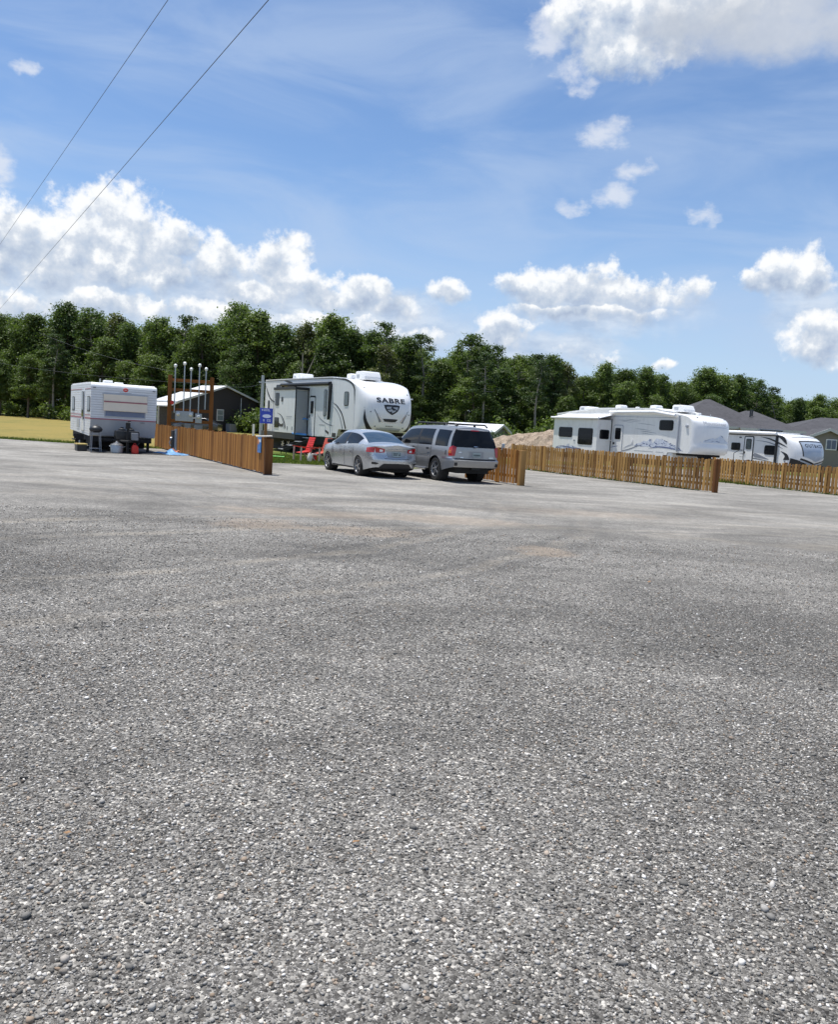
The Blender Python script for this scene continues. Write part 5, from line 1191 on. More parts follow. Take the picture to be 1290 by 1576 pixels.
s = thing('fence_sign', 'narrow blue notice fixed to the boards at the end of the board fence', 'sign', fence_pt(.42, .055), fa + pi)
bd = MB().box(-.20, .14, -.02, -.0, .62, 1.08).build('sign_board', M_SIGNBLUE2, s)
mk = MB().face([(-.05, -.023, .93), (.13, -.023, .93), (.13, -.023, 1.02), (-.05, -.023, 1.02)]); mk.build('white_patch', M_SIGNWHITE, bd)
MB().prism([(-.11 + .075 * cos(2 * pi * k / 12), .94 + .085 * sin(2 * pi * k / 12)) for k in range(12)], -.026, -.022).build('orange_emblem', mat('orange_print', (.6, .22, .08), .5, var=.3, vscale=20), bd)
mk = marks(MB(), [(-.17, .08, .72, .07, 5)], -.024); mk.build('faint_lettering', mat('sign_pale_blue', (.16, .30, .60), .5), bd)
o = tone(MB().box(-.30, .17, -.22, .14, 0, .025).build('loose_board', M_GREYWOOD, None), 8); o.location = fence_pt(-.04, .02, 1.12); o.rotation_euler = (R(3), R(-4), R(12)); tag(o, 'grey board laid flat on top of the fence end post', 'board')
s = thing('water_pedestal', 'grey pipe and hose tap standing against the board fence beside the old trailer', 'tap', fence_pt(11.1, .35), fa + pi)
MB().tube([(0, 0, 0), (0, 0, 1.02)], .06, 8).build('pipe', M_STEEL, s, smooth=True)
bx = MB().box(-.42, -.10, -.12, .05, .15, .95).build('cabinet', M_GREYP, s, bevel=.01); MB().lathe([(0, -.2), (.05, -.18), (.06, -.12)], c=(-.30, 0, .62), ax='y', n=10).build('tap', M_STEEL, bx); MB().tube([(-.28, -.14, .6), (-.3, -.2, .45), (-.24, -.16, .3)], .02, 6).build('hose_loop', M_LTGREY, bx)
mfd = Vector((1.55 - 3.12, 29.55 - 26.86, 0)).normalized(); p = Vector((3.12, 26.86, 1.10)) + mfd * .95
o = MB().box(-.05, .05, -.05, .05, 0, .16).lathe([(.06, .16), (.05, .21), (0, .22)], n=10).build('junction_box', M_STEEL, None, bevel=.01); o.location = p + Vector((0, 0, -.02)); tag(o, 'small grey electrical box on top of the short picket fence', 'electrical box')

# ---------------------------------------------------------------- things lying about the campers
LTM = Matrix.Translation(LT.location) @ Matrix.Rotation(LT.rotation_euler.z, 4, 'Z')
def lt(x, y, z=0.0): return LTM @ Vector((x, y, z))
g_ = thing('kettle_grill', 'small black kettle grill with a grey leg frame in front of the old trailer', 'grill', lt(.55, .12), R(-60))
MB().lathe([(0, .74), (.12, .75), (.22, .80), (.245, .87), (.23, .92), (.15, .99), (.05, 1.02), (0, 1.02)], n=20).build('bowl', M_BLACK, g_, smooth=True)
MB().lathe([(.03, 1.02), (.04, 1.05), (0, 1.06)], n=10).build('lid_handle', M_CHROME, g_)
fr = MB()
for k in range(4): q = R(45 + 90 * k); fr.tube([(.26 * cos(q), .26 * sin(q), 0), (.2 * cos(q), .2 * sin(q), .78)], .017, 6)
for k in range(4): q, w = R(45 + 90 * k), R(135 + 90 * k); fr.tube([(.25 * cos(q), .25 * sin(q), .14), (.25 * cos(w), .25 * sin(w), .14)], .012, 6)
fr.build('leg_frame', M_MIDGREY, g_)
pt_ = thing('cooking_pot', 'squat silver stock pot with a bright lid in front of the old trailer', 'pot', lt(.78, .86))
MB().lathe([(.20, 0), (.225, .02), (.23, .30), (.22, .32)], n=22).build('body', M_STEEL, pt_, smooth=True); MB().lathe([(.24, .31), (.24, .335), (.14, .38), (.05, .42), (.05, .46), (0, .47)], n=22).build('lid', M_CHROME, pt_, smooth=True)
MB().tube([(-.23, 0, .24), (-.30, 0, .26), (-.30, .08, .26), (-.23, .08, .24)], .012, 6).tube([(.23, 0, .24), (.30, 0, .26), (.30, .08, .26), (.23, .08, .24)], .012, 6).build('handle', M_STEEL, pt_)
c_ = thing('fuel_can', 'red fuel can standing under the trailer tongue', 'fuel can', lt(.95, 1.5), R(30))
MB().prism([(-.12, 0), (.12, 0), (.12, .27), (.04, .35), (-.08, .35), (-.12, .28)], -.08, .08).build('body', M_RED, c_, bevel=.02, smooth=True); MB().tube([(.08, 0, .32), (.16, 0, .43)], .02, 8).build('spout', M_BLACK, c_); MB().tube([(-.06, 0, .34), (-.04, 0, .40), (.02, 0, .40), (.04, 0, .34)], .012, 6).build('handle', M_RED, c_)
cr = thing('storage_crate', 'low dull yellow and black crate beside the steps of the old trailer', 'crate', lt(-.05, -.32), R(-58))
MB().box(-.26, .26, -.18, .18, 0, .24).build('tub', M_BLACK, cr, bevel=.02); MB().box(-.28, .28, -.20, .20, .24, .29).build('lid', M_YELLOW, cr, bevel=.01)
def crumple(name, label, cat, c, lx, ly, h, m, seed, rz):
    rg = random.Random(seed); ph = [rg.uniform(0, 6) for _ in range(6)]
    def f(a, b):
        x, y = (a - .5) * lx, (b - .5) * ly; e = max(0, 1 - max(abs(2 * a - 1), abs(2 * b - 1)) ** 3)
        z = e * h * (.45 + .3 * sin(9 * a + ph[0] + 3 * b) + .25 * sin(11 * b + ph[1]) + .2 * sin(17 * a - 8 * b + ph[2])); return (x + .05 * sin(12 * b + ph[3]), y + .05 * sin(10 * a + ph[4]), max(.004, z))
    o = MB().grid(f, 26, 26).build(name, m, None, smooth=True, fixn=False); o.location = c; o.rotation_euler = (0, 0, rz); return tag(o, label, cat)
crumple('tarp', 'crumpled blue tarp on the gravel between the old trailer and the fence', 'tarp', lt(.3, 3.0, .004), 1.5, 1.0, .20, M_TARP, 3, R(-20))
crumple('orange_cloth', 'orange cloth lying over the blue tarp by the fence', 'cloth', lt(.30, 3.15, .10), .42, .22, .14, M_ORANGE, 5, R(-30))
crumple('shadow_sheet', 'black sheet standing in for the shadow under the front of the old trailer', 'shadow sheet', lt(.1, 1.6, .006), 2.0, 3.4, .05, M_DARK, 8, LT.rotation_euler.z)  # black sheet laid as the trailer's shadow on the ground

def red_chair(label, p, rz, m):
    t = thing('lawn_chair', label, 'chair', p, rz, None); t.scale = (.9, .9, .92)
    def sl(pts, w0, w1, n, th=.022):
        b = MB()
        for k in range(n):
            y = lerp(-w0, w0, (k + .5) / n); w = w0 / n * .82
            b.box(0, 1, y - w, y + w, 0, th, None)
        return b
    A = Matrix.Translation((.28, 0, .36)) @ Matrix.Rotation(R(10), 4, 'Y')
    b = MB()
    for k in range(6): b.box(-.50 + .085 * k, -.425 + .085 * k, -.25, .25, .0, .022, A)
    b.build('seat', m, t)
    Bm = Matrix.Translation((-.20, 0, .32)) @ Matrix.Rotation(R(-20), 4, 'Y'); b = MB()
    for k in range(8): b.box(-.012, .012, -.24, .24, .03 + .10 * k, .115 + .10 * k, Bm)
    b.build('backrest', m, t)
    for s in (-1, 1):
        MB().prism([(-.38, .56), (.38, .66), (.40, .69), (-.38, .60)], s * .33 - .05, s * .33 + .05).build('armrest', m, t)
        MB().prism([(.30, 0), (.37, 0), (.36, .66), (.29, .66)], s * .30 - .02, s * .30 + .02).build('leg', M_TANLEG, t)
        MB().prism([(-.52, 0), (-.45, 0), (-.12, .40), (-.2, .42)], s * .28 - .02, s * .28 + .02).build('leg', M_TANLEG, t)
    return t
red_chair('bright red slatted lawn chair beside the black entry steps', (-4.95, 34.9, 0), R(222), M_RED)
red_chair('faded red slatted lawn chair half hidden behind the silver sedan', (-4.25, 35.0, 0), R(228), M_REDOR)
j = MB().lathe([(.09, 0), (.10, .02), (.10, .22), (.05, .31), (.04, .35), (0, .355)], n=14).build('jug', M_JUG, None, smooth=True); j.location = (-4.62, 34.45, .008); tag(j, 'white plastic jug on the grass in front of the bright red chair', 'jug')
MB().tube([(.05, 0, .30), (.12, 0, .27), (.10, 0, .16)], .015, 6).build('handle', M_JUG, j)
hs = [(-9.0, 37.6), (-8.0, 37.2), (-7.2, 36.95), (-6.6, 36.6), (-6.0, 36.55)]
o = MB().tube([(x, y, .05) for x, y in hs], .035, 8).build('garden_hose', M_HOSE, None, smooth=True); tag(o, 'bright green hose lying on the grass by the camper steps', 'hose')
c2 = thing('cooler_box', 'white and red cooler box under the seat of the bright red chair', 'cooler', (-4.65, 35.5, .008), R(20))
MB().box(-.18, .18, -.13, .13, 0, .24).build('tub', M_RED, c2, bevel=.02); MB().box(-.19, .19, -.14, .14, .24, .30).build('lid', M_VINYL, c2, bevel=.015)

# ---------------------------------------------------------------- buildings
M_SHEDWALL = mat('dark_brown_siding', (.030, .024, .024), .6, var=.15); M_METALROOF = mat('white_metal_roof', (.78, .79, .80), .35, var=.04); M_TRIM = mat('pale_trim', (.55, .54, .52), .5, var=.06)
def shingles(name, base):
    m = bpy.data.materials.new(name); m.use_nodes = True; nt = m.node_tree; g = G(nt); b = nt.nodes['Principled BSDF']
    tc = g.n('ShaderNodeTexCoord').outputs['Object']; br = g.n('ShaderNodeTexBrick'); nt.links.new(g.vmul(tc, (1, 1, 1)), br.inputs['Vector']); br.inputs['Scale'].default_value = 2.2
    br.inputs['Color1'].default_value = (*[q * .8 for q in base], 1); br.inputs['Color2'].default_value = (*[q * 1.25 for q in base], 1); br.inputs['Mortar'].default_value = (*[q * .5 for q in base], 1); br.inputs['Mortar Size'].default_value = .03
    n = g.noise(tc, 1.2, 6.0, .65); c = g.mix(g.mapr(n, .35, .7, 0, .5), br.outputs[0], (*[q * 1.3 for q in base], 1)); nt.links.new(c, b.inputs['Base Color']); b.inputs['Roughness'].default_value = .9
    return m
M_SHINGLE = shingles('grey_shingles', (.062, .060, .066)); M_SIDING = mat('taupe_siding', (.23, .205, .175), .7, var=.06)
def gable_house(name, label, cat, p, rz, W, L, he, hr, wall, roof, trim, over=.35, porch=None):
    """Gable end faces -x locally; y across the gable; ridge runs along +x."""
    t = thing(name, label, cat, p, rz)
    w = MB(); w.prism([(-W / 2, 0), (W / 2, 0), (W / 2, he), (0, hr), (-W / 2, he)], 0, L, ax='x').build('wall', wall, t)
    sl = (hr - he) / (W / 2); yo = W / 2 + over; ze = he - sl * over
    for s in (-1, 1):
        MB().prism([(s * yo, ze), (0, hr), (0, hr + .12), (s * yo, ze + .12)], -over, L + over, ax='x').build('roof', roof, t)
        MB().prism([(s * yo, ze - .10), (0, hr - .06), (0, hr + .13), (s * yo, ze + .13)], -over - .05, -over, ax='x').build('bargeboard', trim, t)
    return t
# brown shed behind the utility rack (gable faces the lot)
a = R(46); p = Vector((-22.6, 95, 0))
def shed_frame(): return math.atan2(cos(a), -sin(a))       # local +x points away from the lot along the ridge
sh = gable_house('brown_shed', 'dark brown house with a white metal roof, behind the board fence', 'house', p, shed_frame(), 11.4, 4.6, 3.1, 5.05, M_SHEDWALL, M_METALROOF, M_TRIM, .4)
wn = MB().box(-.06, 0, .1, 1.0, 1.2, 2.5).build('window', M_TRIM, sh); MB().box(-.08, -.05, .2, .9, 1.3, 1.82).box(-.08, -.05, .2, .9, 1.88, 2.4).build('pane', mat('grey_pane', (.20, .23, .23), .15, var=.2), wn)
MB().tube([(-.12, -2.1, .3), (-.12, -2.1, 3.9)], .06, 8).build('conduit', M_STEEL, sh); MB().box(-.3, 0, -2.3, -1.9, 1.0, 1.7).build('meter_box', M_STEEL, sh)
MB().prism([(5.75, 2.9), (6.9, 2.45), (6.9, 2.57), (5.75, 3.04)], -.2, 4.8, ax='x').build('porch_roof', M_METALROOF, sh)
for x in (.1, 2.4, 4.6): MB().box(x - .07, x + .07, 6.7, 6.84, 0, 2.45).build('porch_post', M_TRIM, sh)
shM = Matrix.Translation(sh.location) @ Matrix.Rotation(sh.rotation_euler.z, 4, 'Z')
def shp(x, y, z=0): return shM @ Vector((x, y, z))
o = thing('heat_pump', 'grey air conditioning unit beside the wall of the brown house', 'air conditioner', shp(-.9, -.4), sh.rotation_euler.z); MB().box(-.45, .45, -.45, .45, 0, .95).build('cabinet', M_MIDGREY, o, bevel=.03); MB().lathe([(.36, .95), (.36, .98), (0, .98)], n=16).build('fan_guard', M_GREYP, o)
o = MB().tube([(0, 0, 0), (0, 0, 1.15)], .12, 8).build('white_post', M_VINYL, None, smooth=True); o.location = (-16.6, 82, 0); tag(o, 'short white post on the grass right of the brown house window', 'post')
def small_car(label, p, rz, m):
    t = thing('parked_car', label, 'car', p, rz)
    b = MB(); b.prism([(-2.2, .3), (2.2, .3), (2.25, .7), (1.2, .92), (.6, 1.42), (-1.1, 1.45), (-1.8, 1.0), (-2.25, .9)], -.85, .85).build('body', m, t, bevel=.12, seg=3, smooth=True)
    for s in (-1, 1): MB().prism([(1.05, .95), (.55, 1.35), (-1.0, 1.38), (-1.5, 1.0)], s * .86 - .01, s * .86 + .01).build('side_window', M_GLASS, t)
    for x in (-1.4, 1.4):
        for s in (-1, 1): wheel(t, x, s * .78, .32, .2, s, 5)
small_car('dark car parked beside the brown house, behind the meter rack', (-22.2, 82.5, 0), R(178), mat('dark_car_paint', (.03, .033, .04), .25, coat=.6))
# far shed and white panel fence left of the dirt mound
b_ = R(62); t = gable_house('far_shed', 'small grey shed with a white metal roof, behind the SUV', 'shed', (6.95, 76, 0), R(180 - 28), 3.4, 5.0, 1.75, 2.35, mat('grey_shed_wall', (.10, .105, .11), .6, var=.1), M_METALROOF, M_TRIM, .25)
MB().box(-.05, 0, -1.3, 1.0, .5, 1.5).build('shed_door', M_VINYL, t); t['label'] = 'small grey shed with a white metal roof, left of the dirt mound'
t = thing('panel_fence', 'low white panel fence between the far shed and the dirt mound', 'fence', (4.4, 66.5, 0), R(-40)); MB().box(0, 4.2, -.03, .03, .1, 1.5).build('panel', M_VINYL, t)
for x in (0, 2.1, 4.2): MB().box(x - .06, x + .06, -.07, .07, 0, 1.55).build('post', M_VINYL, t)
# dirt mound
def mound():
    m = bpy.data.materials.new('dry_dirt'); m.use_nodes = True; nt = m.node_tree; g = G(nt); b = nt.nodes['Principled BSDF']
    geo = g.n('ShaderNodeNewGeometry').outputs['Position']; n = g.noise(geo, 2.2, 8.0, .7); f = g.noise(geo, 9.0, 6.0, .7)
    c = g.ramp(n, [(.3, (.18, .13, .09)), (.5, (.38, .295, .215)), (.75, (.50, .40, .30))]); c = g.mix(g.mapr(f, .56, .66, 0, .8), c, (.10, .07, .045, 1)); nt.links.new(c, b.inputs['Base Color']); b.inputs['Roughness'].default_value = .95
    bn = g.n('ShaderNodeBump'); bn.inputs['Strength'].default_value = 1.0; bn.inputs['Distance'].default_value = .12; nt.links.new(f, bn.inputs['Height']); nt.links.new(bn.outputs[0], b.inputs['Normal'])
    ph = RNG.uniform(0, 6, 12)
    prof = [(-4.6, 0), (-3.9, .55), (-2.4, 1.15), (-1.2, 1.55), (0, 1.68), (1.4, 1.98), (2.4, 1.9), (3.3, 1.2), (4.6, .35), (5.4, 0)]
    def h(x, y): return stab(prof, x) * max(0, 1 - (y / 2.6) ** 2) ** .8
    def fn(a, b_):
        x = lerp(-4.7, 5.4, a); y = lerp(-2.7, 2.7, b_); z = h(x, y); k = min(1, z * 2)
        z += k * (.07 * sin(3.1 * x + ph[0] + 2 * y) + .06 * sin(5.7 * y + ph[1] - 2.3 * x) + .05 * sin(9.3 * x + ph[2]) * sin(8.1 * y + ph[3]) + .035 * random.uniform(-1, 1)); return (x, y, max(-.02, z))
    o = MB().grid(fn, 90, 44).build('dirt_mound', m, None, smooth=False); o.location = (7.4, 60, 0); tag(o, 'mound of dry brown dirt behind the right picket fence', 'dirt mound')
mound()
# houses at the right
def hip_house(name, label, p, rz, parts, walls):
    t = thing(name, label, 'house', p, rz)
    for (x0, x1, y0, y1, h) in walls: MB().box(x0, x1, y0, y1, 0, h).build('wall', M_SIDING, t)
    for (x0, x1, y0, y1, ze, zr, hx0, hx1) in parts:     # ridge along x, hip insets hx0 and hx1
        ym = (y0 + y1) / 2; b = MB()
        E = [(x0, y0, ze), (x1, y0, ze), (x1, y1, ze), (x0, y1, ze)]; Rg = [(x0 + hx0, ym, zr), (x1 - hx1, ym, zr)]
        b.face([E[0], E[1], Rg[1], Rg[0]]); b.face([E[2], E[3], Rg[0], Rg[1]]); b.face([E[1], E[2], Rg[1]]); b.face([E[3], E[0], Rg[0]]); b.face([(x0, y0, ze - .02), (x1, y0, ze - .02), (x1, y1, ze - .02), (x0, y1, ze - .02)])
        rf = b.build('roof', M_SHINGLE, t)
        MB().box(x0 - .02, x1 + .02, y0 - .04, y0, ze - .18, ze + .02).box(x0 - .02, x1 + .02, y1, y1 + .04, ze - .18, ze + .02).build('fascia', M_TRIM, t)
    return t
h1 = hip_house('grey_roof_house', 'house with a plain grey hip roof behind the camper with blue mountains', (25.5, 74, 0), R(4), [(-5.2, 3.6, -3.8, 6, 3.35, 5.75, 4.6, 3.8), (.4, 6.0, -4.2, 6, 3.3, 4.95, 2.6, 2.2)], [(-4.8, 5.6, -3.6, 5.6, 3.3)])
for x, y in ((2.6, -1.0), (2.9, -.7), (1.2, .2)): MB().tube([(x, y, 4.2), (x, y, 5.0)], .07, 8).build('vent_pipe', M_GREYP, h1)
wn = MB().box(1.4, 2.8, -3.66, -3.6, 1.2, 2.6).build('window', M_TRIM, h1); MB().box(1.5, 2.7, -3.69, -3.65, 1.3, 2.5).build('pane', M_GLASS, wn)
sd_ = MB().box(2.0, 3.9, -4.4, -4.3, 2.9, 3.25).build('antenna_panel', M_GREYP, h1)
h2 = hip_house('taupe_house', 'taupe house with a front gable, behind the trailer at the right edge', (36.5, 76, 0), R(-4), [(-5.8, 9, -3.5, 7, 3.15, 4.85, 5.6, 4)], [(-5.2, 8.6, -3.2, 6.6, 3.1)])
gb = MB(); gb.prism([(-1.9, 0), (1.9, 0), (1.9, 2.75), (0, 3.55), (-1.9, 2.75)], -5.4, -3.2).build('gable_wall', M_SIDING, h2).location = (-2.2, 0, 0)
for s in (-1, 1): q = MB().prism([(s * 2.2, 2.62), (0, 3.56), (0, 3.70), (s * 2.2, 2.76)], -5.7, -1.0).build('roof', M_SHINGLE, h2); q.location = (-2.2, 0, 0); q = MB().prism([(s * 2.22, 2.54), (0, 3.48), (0, 3.72), (s * 2.22, 2.78)], -5.76, -5.7).build('bargeboard', M_TRIM, h2); q.location = (-2.2, 0, 0)
wn = MB().box(-2.35, -1.45, -5.46, -5.4, 1.9, 2.8).build('window', M_VINYL, h2); MB().box(-2.27, -1.93, -5.49, -5.45, 1.98, 2.72).box(-1.87, -1.53, -5.49, -5.45, 1.98, 2.72).build('pane', mat('blue_pane', (.10, .13, .19), .1), wn); MB().box(-1.43, -1.13, -5.46, -5.4, 1.9, 2.8).build('shutter', M_DARK, wn)
MB().box(-.25, -.15, -5.5, -5.38, 0, 2.7).build('downpipe', M_VINYL, h2)
small_car('dark car parked in front of the taupe house', (36.0, 62.0, 0), R(10), mat('black_car_paint', (.015, .016, .02), .25, coat=.6))
# small bits on the lot
for (x, y, lab, m) in ((547, 1302, 'dry brown leaf on the gravel near the middle', M_LEAF), (1000, 898, 'tan scrap of bark on the gravel at mid distance on the right', M_LEAF), (104, 1288, 'dry leaf on the gravel at the lower left', M_LEAF)):
    P = gnd(x, y); k = .014 if y > 1000 else .035
    o = MB().face([(-k, 0, 0), (-.3 * k, -.5 * k, .4 * k), (.8 * k, -.3 * k, .15 * k), (1.2 * k, .1 * k, .35 * k), (.4 * k, .6 * k, .1 * k), (-.5 * k, .5 * k, .3 * k)]).build('dry_leaf', m, None); o.location = (P.x, P.y, .016); o.rotation_euler = (0, 0, x); tag(o, lab, 'leaf')

# ---------------------------------------------------------------- trees
def leaf_mat(name, base, warm):
    m = bpy.data.materials.new(name); m.use_nodes = True; nt = m.node_tree; g = G(nt); b = nt.nodes['Principled BSDF']
    a = g.n('ShaderNodeAttribute', attribute_name='tone').outputs['Fac']; r = g.n('ShaderNodeObjectInfo').outputs['Random']
    c = g.ramp(g.m('ADD', g.m('MULTIPLY', a, .75), g.m('MULTIPLY', r, .3)), [(0, tuple(q * .55 for q in base)), (.5, base), (1, warm)])
    b.inputs['Roughness'].default_value = .55; b.inputs['Specular IOR Level'].default_value = .3; nt.links.new(c, b.inputs['Base Color'])
    tr = g.n('ShaderNodeBsdfTranslucent'); nt.links.new(g.mix(1.0, c, (1.1, 1.25, .5, 1), 'MULTIPLY'), tr.inputs[0])
    mx = g.n('ShaderNodeMixShader'); mx.inputs[0].default_value = .36; nt.links.new(b.outputs[0], mx.inputs[1]); nt.links.new(tr.outputs[0], mx.inputs[2]); nt.links.new(mx.outputs[0], nt.nodes['Material Output'].inputs[0]); return m
ML = [leaf_mat('leaf_deep', (.080, .125, .036), (.15, .205, .060)), leaf_mat('leaf_mid', (.105, .152, .042), (.195, .25, .072)), leaf_mat('leaf_olive', (.12, .138, .058), (.20, .21, .095)), leaf_mat('needle_dark', (.060, .098, .040), (.118, .152, .060))]
M_BARK = mat('bark', (.13, .105, .085), .9, var=.35, vscale=6, bump=.6, bscale=14); M_BARKP = mat('pale_bark', (.25, .225, .19), .9, var=.3, vscale=6)
def leaves_mesh(name, clumps, per, size, rng, flat=.75):
    """clumps: (x, y, z, r, rz). Scatters bent leaf-spray quads through and over each clump."""
    Q = []; T = []
    for (x, y, z, r, rz) in clumps:
        n = int(per * (r ** 2)); d = rng.normal(size=(n, 3)); d /= np.linalg.norm(d, axis=1)[:, None]
        rad = (rng.random(n) ** .5 * np.where(rng.random(n) < .22, rng.uniform(1.0, 1.55, n), 1.0))[:, None]; lump = 1 + .22 * np.sin(d[:, :1] * 5 + x) * np.sin(d[:, 1:2] * 4 + y) + .18 * np.sin(d[:, 2:] * 6 + z)
        p = d * rad * lump * np.array([r, r, rz]) + np.array([x, y, z])
        nr = d * .6 + rng.normal(0, .55, (n, 3)) + np.array([0, 0, .45]); nr /= np.linalg.norm(nr, axis=1)[:, None]
        a = np.cross(nr, rng.normal(size=(n, 3))); a /= np.linalg.norm(a, axis=1)[:, None]; b = np.cross(nr, a)
        s = (size * rng.uniform(.55, 1.35, n))[:, None]; b = b * flat
        droop = nr * s * -.25
        Q.append(np.stack([p - a * s + droop, p - b * s * .8, p + a * s + droop, p + b * s * .8], 1)); T.append(np.clip(rng.normal(.5, .2) + rng.normal(0, .16, n), 0, 1))
    Q = np.concatenate(Q); T = np.concatenate(T); n = len(Q); me = bpy.data.meshes.new(name)
    me.vertices.add(n * 4); me.vertices.foreach_set('co', Q.astype(np.float32).ravel()); me.loops.add(n * 4); me.loops.foreach_set('vertex_index', np.arange(n * 4, dtype=np.int32))
    me.polygons.add(n); me.polygons.foreach_set('loop_start', (np.arange(n) * 4).astype(np.int32))
    t = me.attributes.new('tone', 'FLOAT', 'POINT'); t.data.foreach_set('value', np.repeat(T, 4).astype(np.float32)); me.update(calc_edges=True); return me
def make_tree(kind, seed):
    """A tree 12 m tall at the origin: tapering trunk with limbs, and a crown of leaf sprays. Returns (empty, crown, trunk)."""
    rng = np.random.default_rng(seed); rg = random.Random(seed); H = 12.0; cl = []; tk = MB()
    bend = [(rg.uniform(-.35, .35), rg.uniform(-.35, .35)) for _ in range(5)]
    path = [Vector((0, 0, -.1))] + [Vector((bend[k][0] * (k + 1) * .3, bend[k][1] * (k + 1) * .3, H * f)) for k, f in enumerate((.2, .42, .62, .8, .93))]
    tk.tube(path, .20, 9, .035)
    def on(z):
        for a, b in zip(path, path[1:]):
            if a.z <= z <= b.z: return a.lerp(b, (z - a.z) / (b.z - a.z))
        return path[-1]
    def limb(z, ang, L, up, r=.06):
        p = on(z); e = p + Vector((cos(ang) * L, sin(ang) * L, up)); m = p.lerp(e, .5) + Vector((0, 0, -.08 * L)); tk.tube([p, m, e], r, 6, r * .3); return e
    if kind == 'oak':                                    # broad, dense, lumpy
        z0 = rg.uniform(.22, .32) * H
        for k in range(44):
            f = k / 43; z = lerp(z0, H * .97, f); spread = 2.6 * math.sin(pi * min(1, (f * .82 + .22))) ** .7
            e = limb(min(z * .9, H * .9), k * 2.4 + rg.uniform(-.5, .5), spread * rg.uniform(.45, 1.05), z * .1 + rg.uniform(-.2, .4))
            e.z = z; cl.append((e.x, e.y, e.z, rg.uniform(.4, .95), rg.uniform(.4, .85)))
        for k in range(6): cl.append((rg.uniform(-.8, .8), rg.uniform(-.8, .8), lerp(z0 + 1, H - 1, k / 5), 1.3, 1.1))
        per, size = 420, .125
    elif kind == 'tall':                                 # tall hardwood, separate tufts with sky between
        z0 = rg.uniform(.36, .46) * H
        for k in range(22):
            f = k / 21; z = lerp(z0, H * .97, f); spread = 2.0 * math.sin(pi * min(1, f * .78 + .2)) ** .8 + .2
            e = limb(min(z - .3, H * .9), k * 2.39 + rg.uniform(-.6, .6), spread * rg.uniform(.4, 1.1), .5)
            cl.append((e.x, e.y, z + rg.uniform(-.2, .3), rg.uniform(.55, 1.0), rg.uniform(.4, .75)))
        per, size = 440, .115
    elif kind == 'pine':                                 # open tufted top on a bare trunk
        z0 = .50 * H
        for k in range(20):
            f = k / 19; z = lerp(z0, H * .98, f); spread = lerp(2.0, .4, f ** 1.3) * rg.uniform(.5, 1.1)
            e = limb(z, k * 2.4 + rg.uniform(-.5, .5), spread, .25, .04); cl.append((e.x, e.y, e.z + .05, rg.uniform(.5, .85), rg.uniform(.28, .45)))
        per, size = 460, .10
    elif kind == 'slim':                                 # narrow crown, leaves well down the trunk
        z0 = .16 * H
        for k in range(30):
            f = k / 29; z = lerp(z0, H * .98, f); spread = 1.35 * math.sin(pi * min(1, f * .75 + .22)) ** .8
            e = limb(min(z, H * .92), k * 2.4 + rg.uniform(-.5, .5), spread * rg.uniform(.3, 1.1), .3, .04); cl.append((e.x, e.y, e.z, rg.uniform(.5, .95), rg.uniform(.45, .8)))
        per, size = 440, .115
    elif kind == 'round':                                # young full tree down to the ground
        for k in range(34):
            f = k / 33; z = lerp(.7, H * .96, f); spread = 3.0 * math.sin(pi * min(1, f * .72 + .26)) ** .8
            e = limb(min(z, H * .9), k * 2.4 + rg.uniform(-.5, .5), spread * rg.uniform(.4, 1.05), .2, .05); cl.append((e.x, e.y, e.z, rg.uniform(.8, 1.3), rg.uniform(.6, .95)))
        per, size = 390, .125
    root = bpy.data.objects.new({'oak': 'leafy_tree', 'tall': 'tall_tree', 'pine': 'pine_tree', 'slim': 'slender_tree', 'round': 'bushy_tree'}[kind], None); COL.objects.link(root)
    tr = tk.build('trunk', M_BARKP if kind in ('tall', 'pine') else M_BARK, root, smooth=True)
    cm = leaves_mesh('crown', cl, per, size, rng); cm.materials.append({'oak': ML[seed % 2], 'tall': ML[1 if seed % 2 else 0], 'pine': ML[3], 'slim': ML[2 if seed % 3 == 0 else 0], 'round': ML[1]}[kind])
    cr = bpy.data.objects.new('crown', cm); COL.objects.link(cr); cr.parent = root
    return root
PROTO = {}
for kind, seeds in (('oak', (1, 2, 3)), ('tall', (4, 5, 6)), ('pine', (7, 8)), ('slim', (9, 10)), ('round', (11, 12))): PROTO[kind] = [[make_tree(kind, s), False] for s in seeds]
def plant(kind, i, x, y, h, label, cat='tree', group=None, sx=1.0, rz=None):
    p = PROTO[kind][i % len(PROTO[kind])]
    if not p[1]: o = p[0]; p[1] = True
    else: o = copy_tree(p[0])
    o.location = (x, y, 0); k = h / 11.9; o.scale = (k * sx, k * sx, k); o.rotation_euler = (0, 0, random.uniform(0, 6.28) if rz is None else rz); tag(o, label, cat)
    if group: o['group'] = group
    elif 'group' in o.keys(): del o['group']
    return o
KN = dict(oak='broad leafy tree', tall='tall leggy tree', pine='bare-trunked dark pine', slim='slender leafy tree', round='low-branched bushy tree')
def zone(x, y):
    u = x / y
    if u < -.42: return 'left of the old trailer'
    if u < -.26: return 'behind the meter rack'
    if u < -.13: return 'behind the brown house'
    if u < .0: return 'behind the black-swoosh camper'
    if u < .16: return 'behind the dirt mound'
    if u < .33: return 'behind the blue-mountain camper'
    return 'behind the grey house roofs'
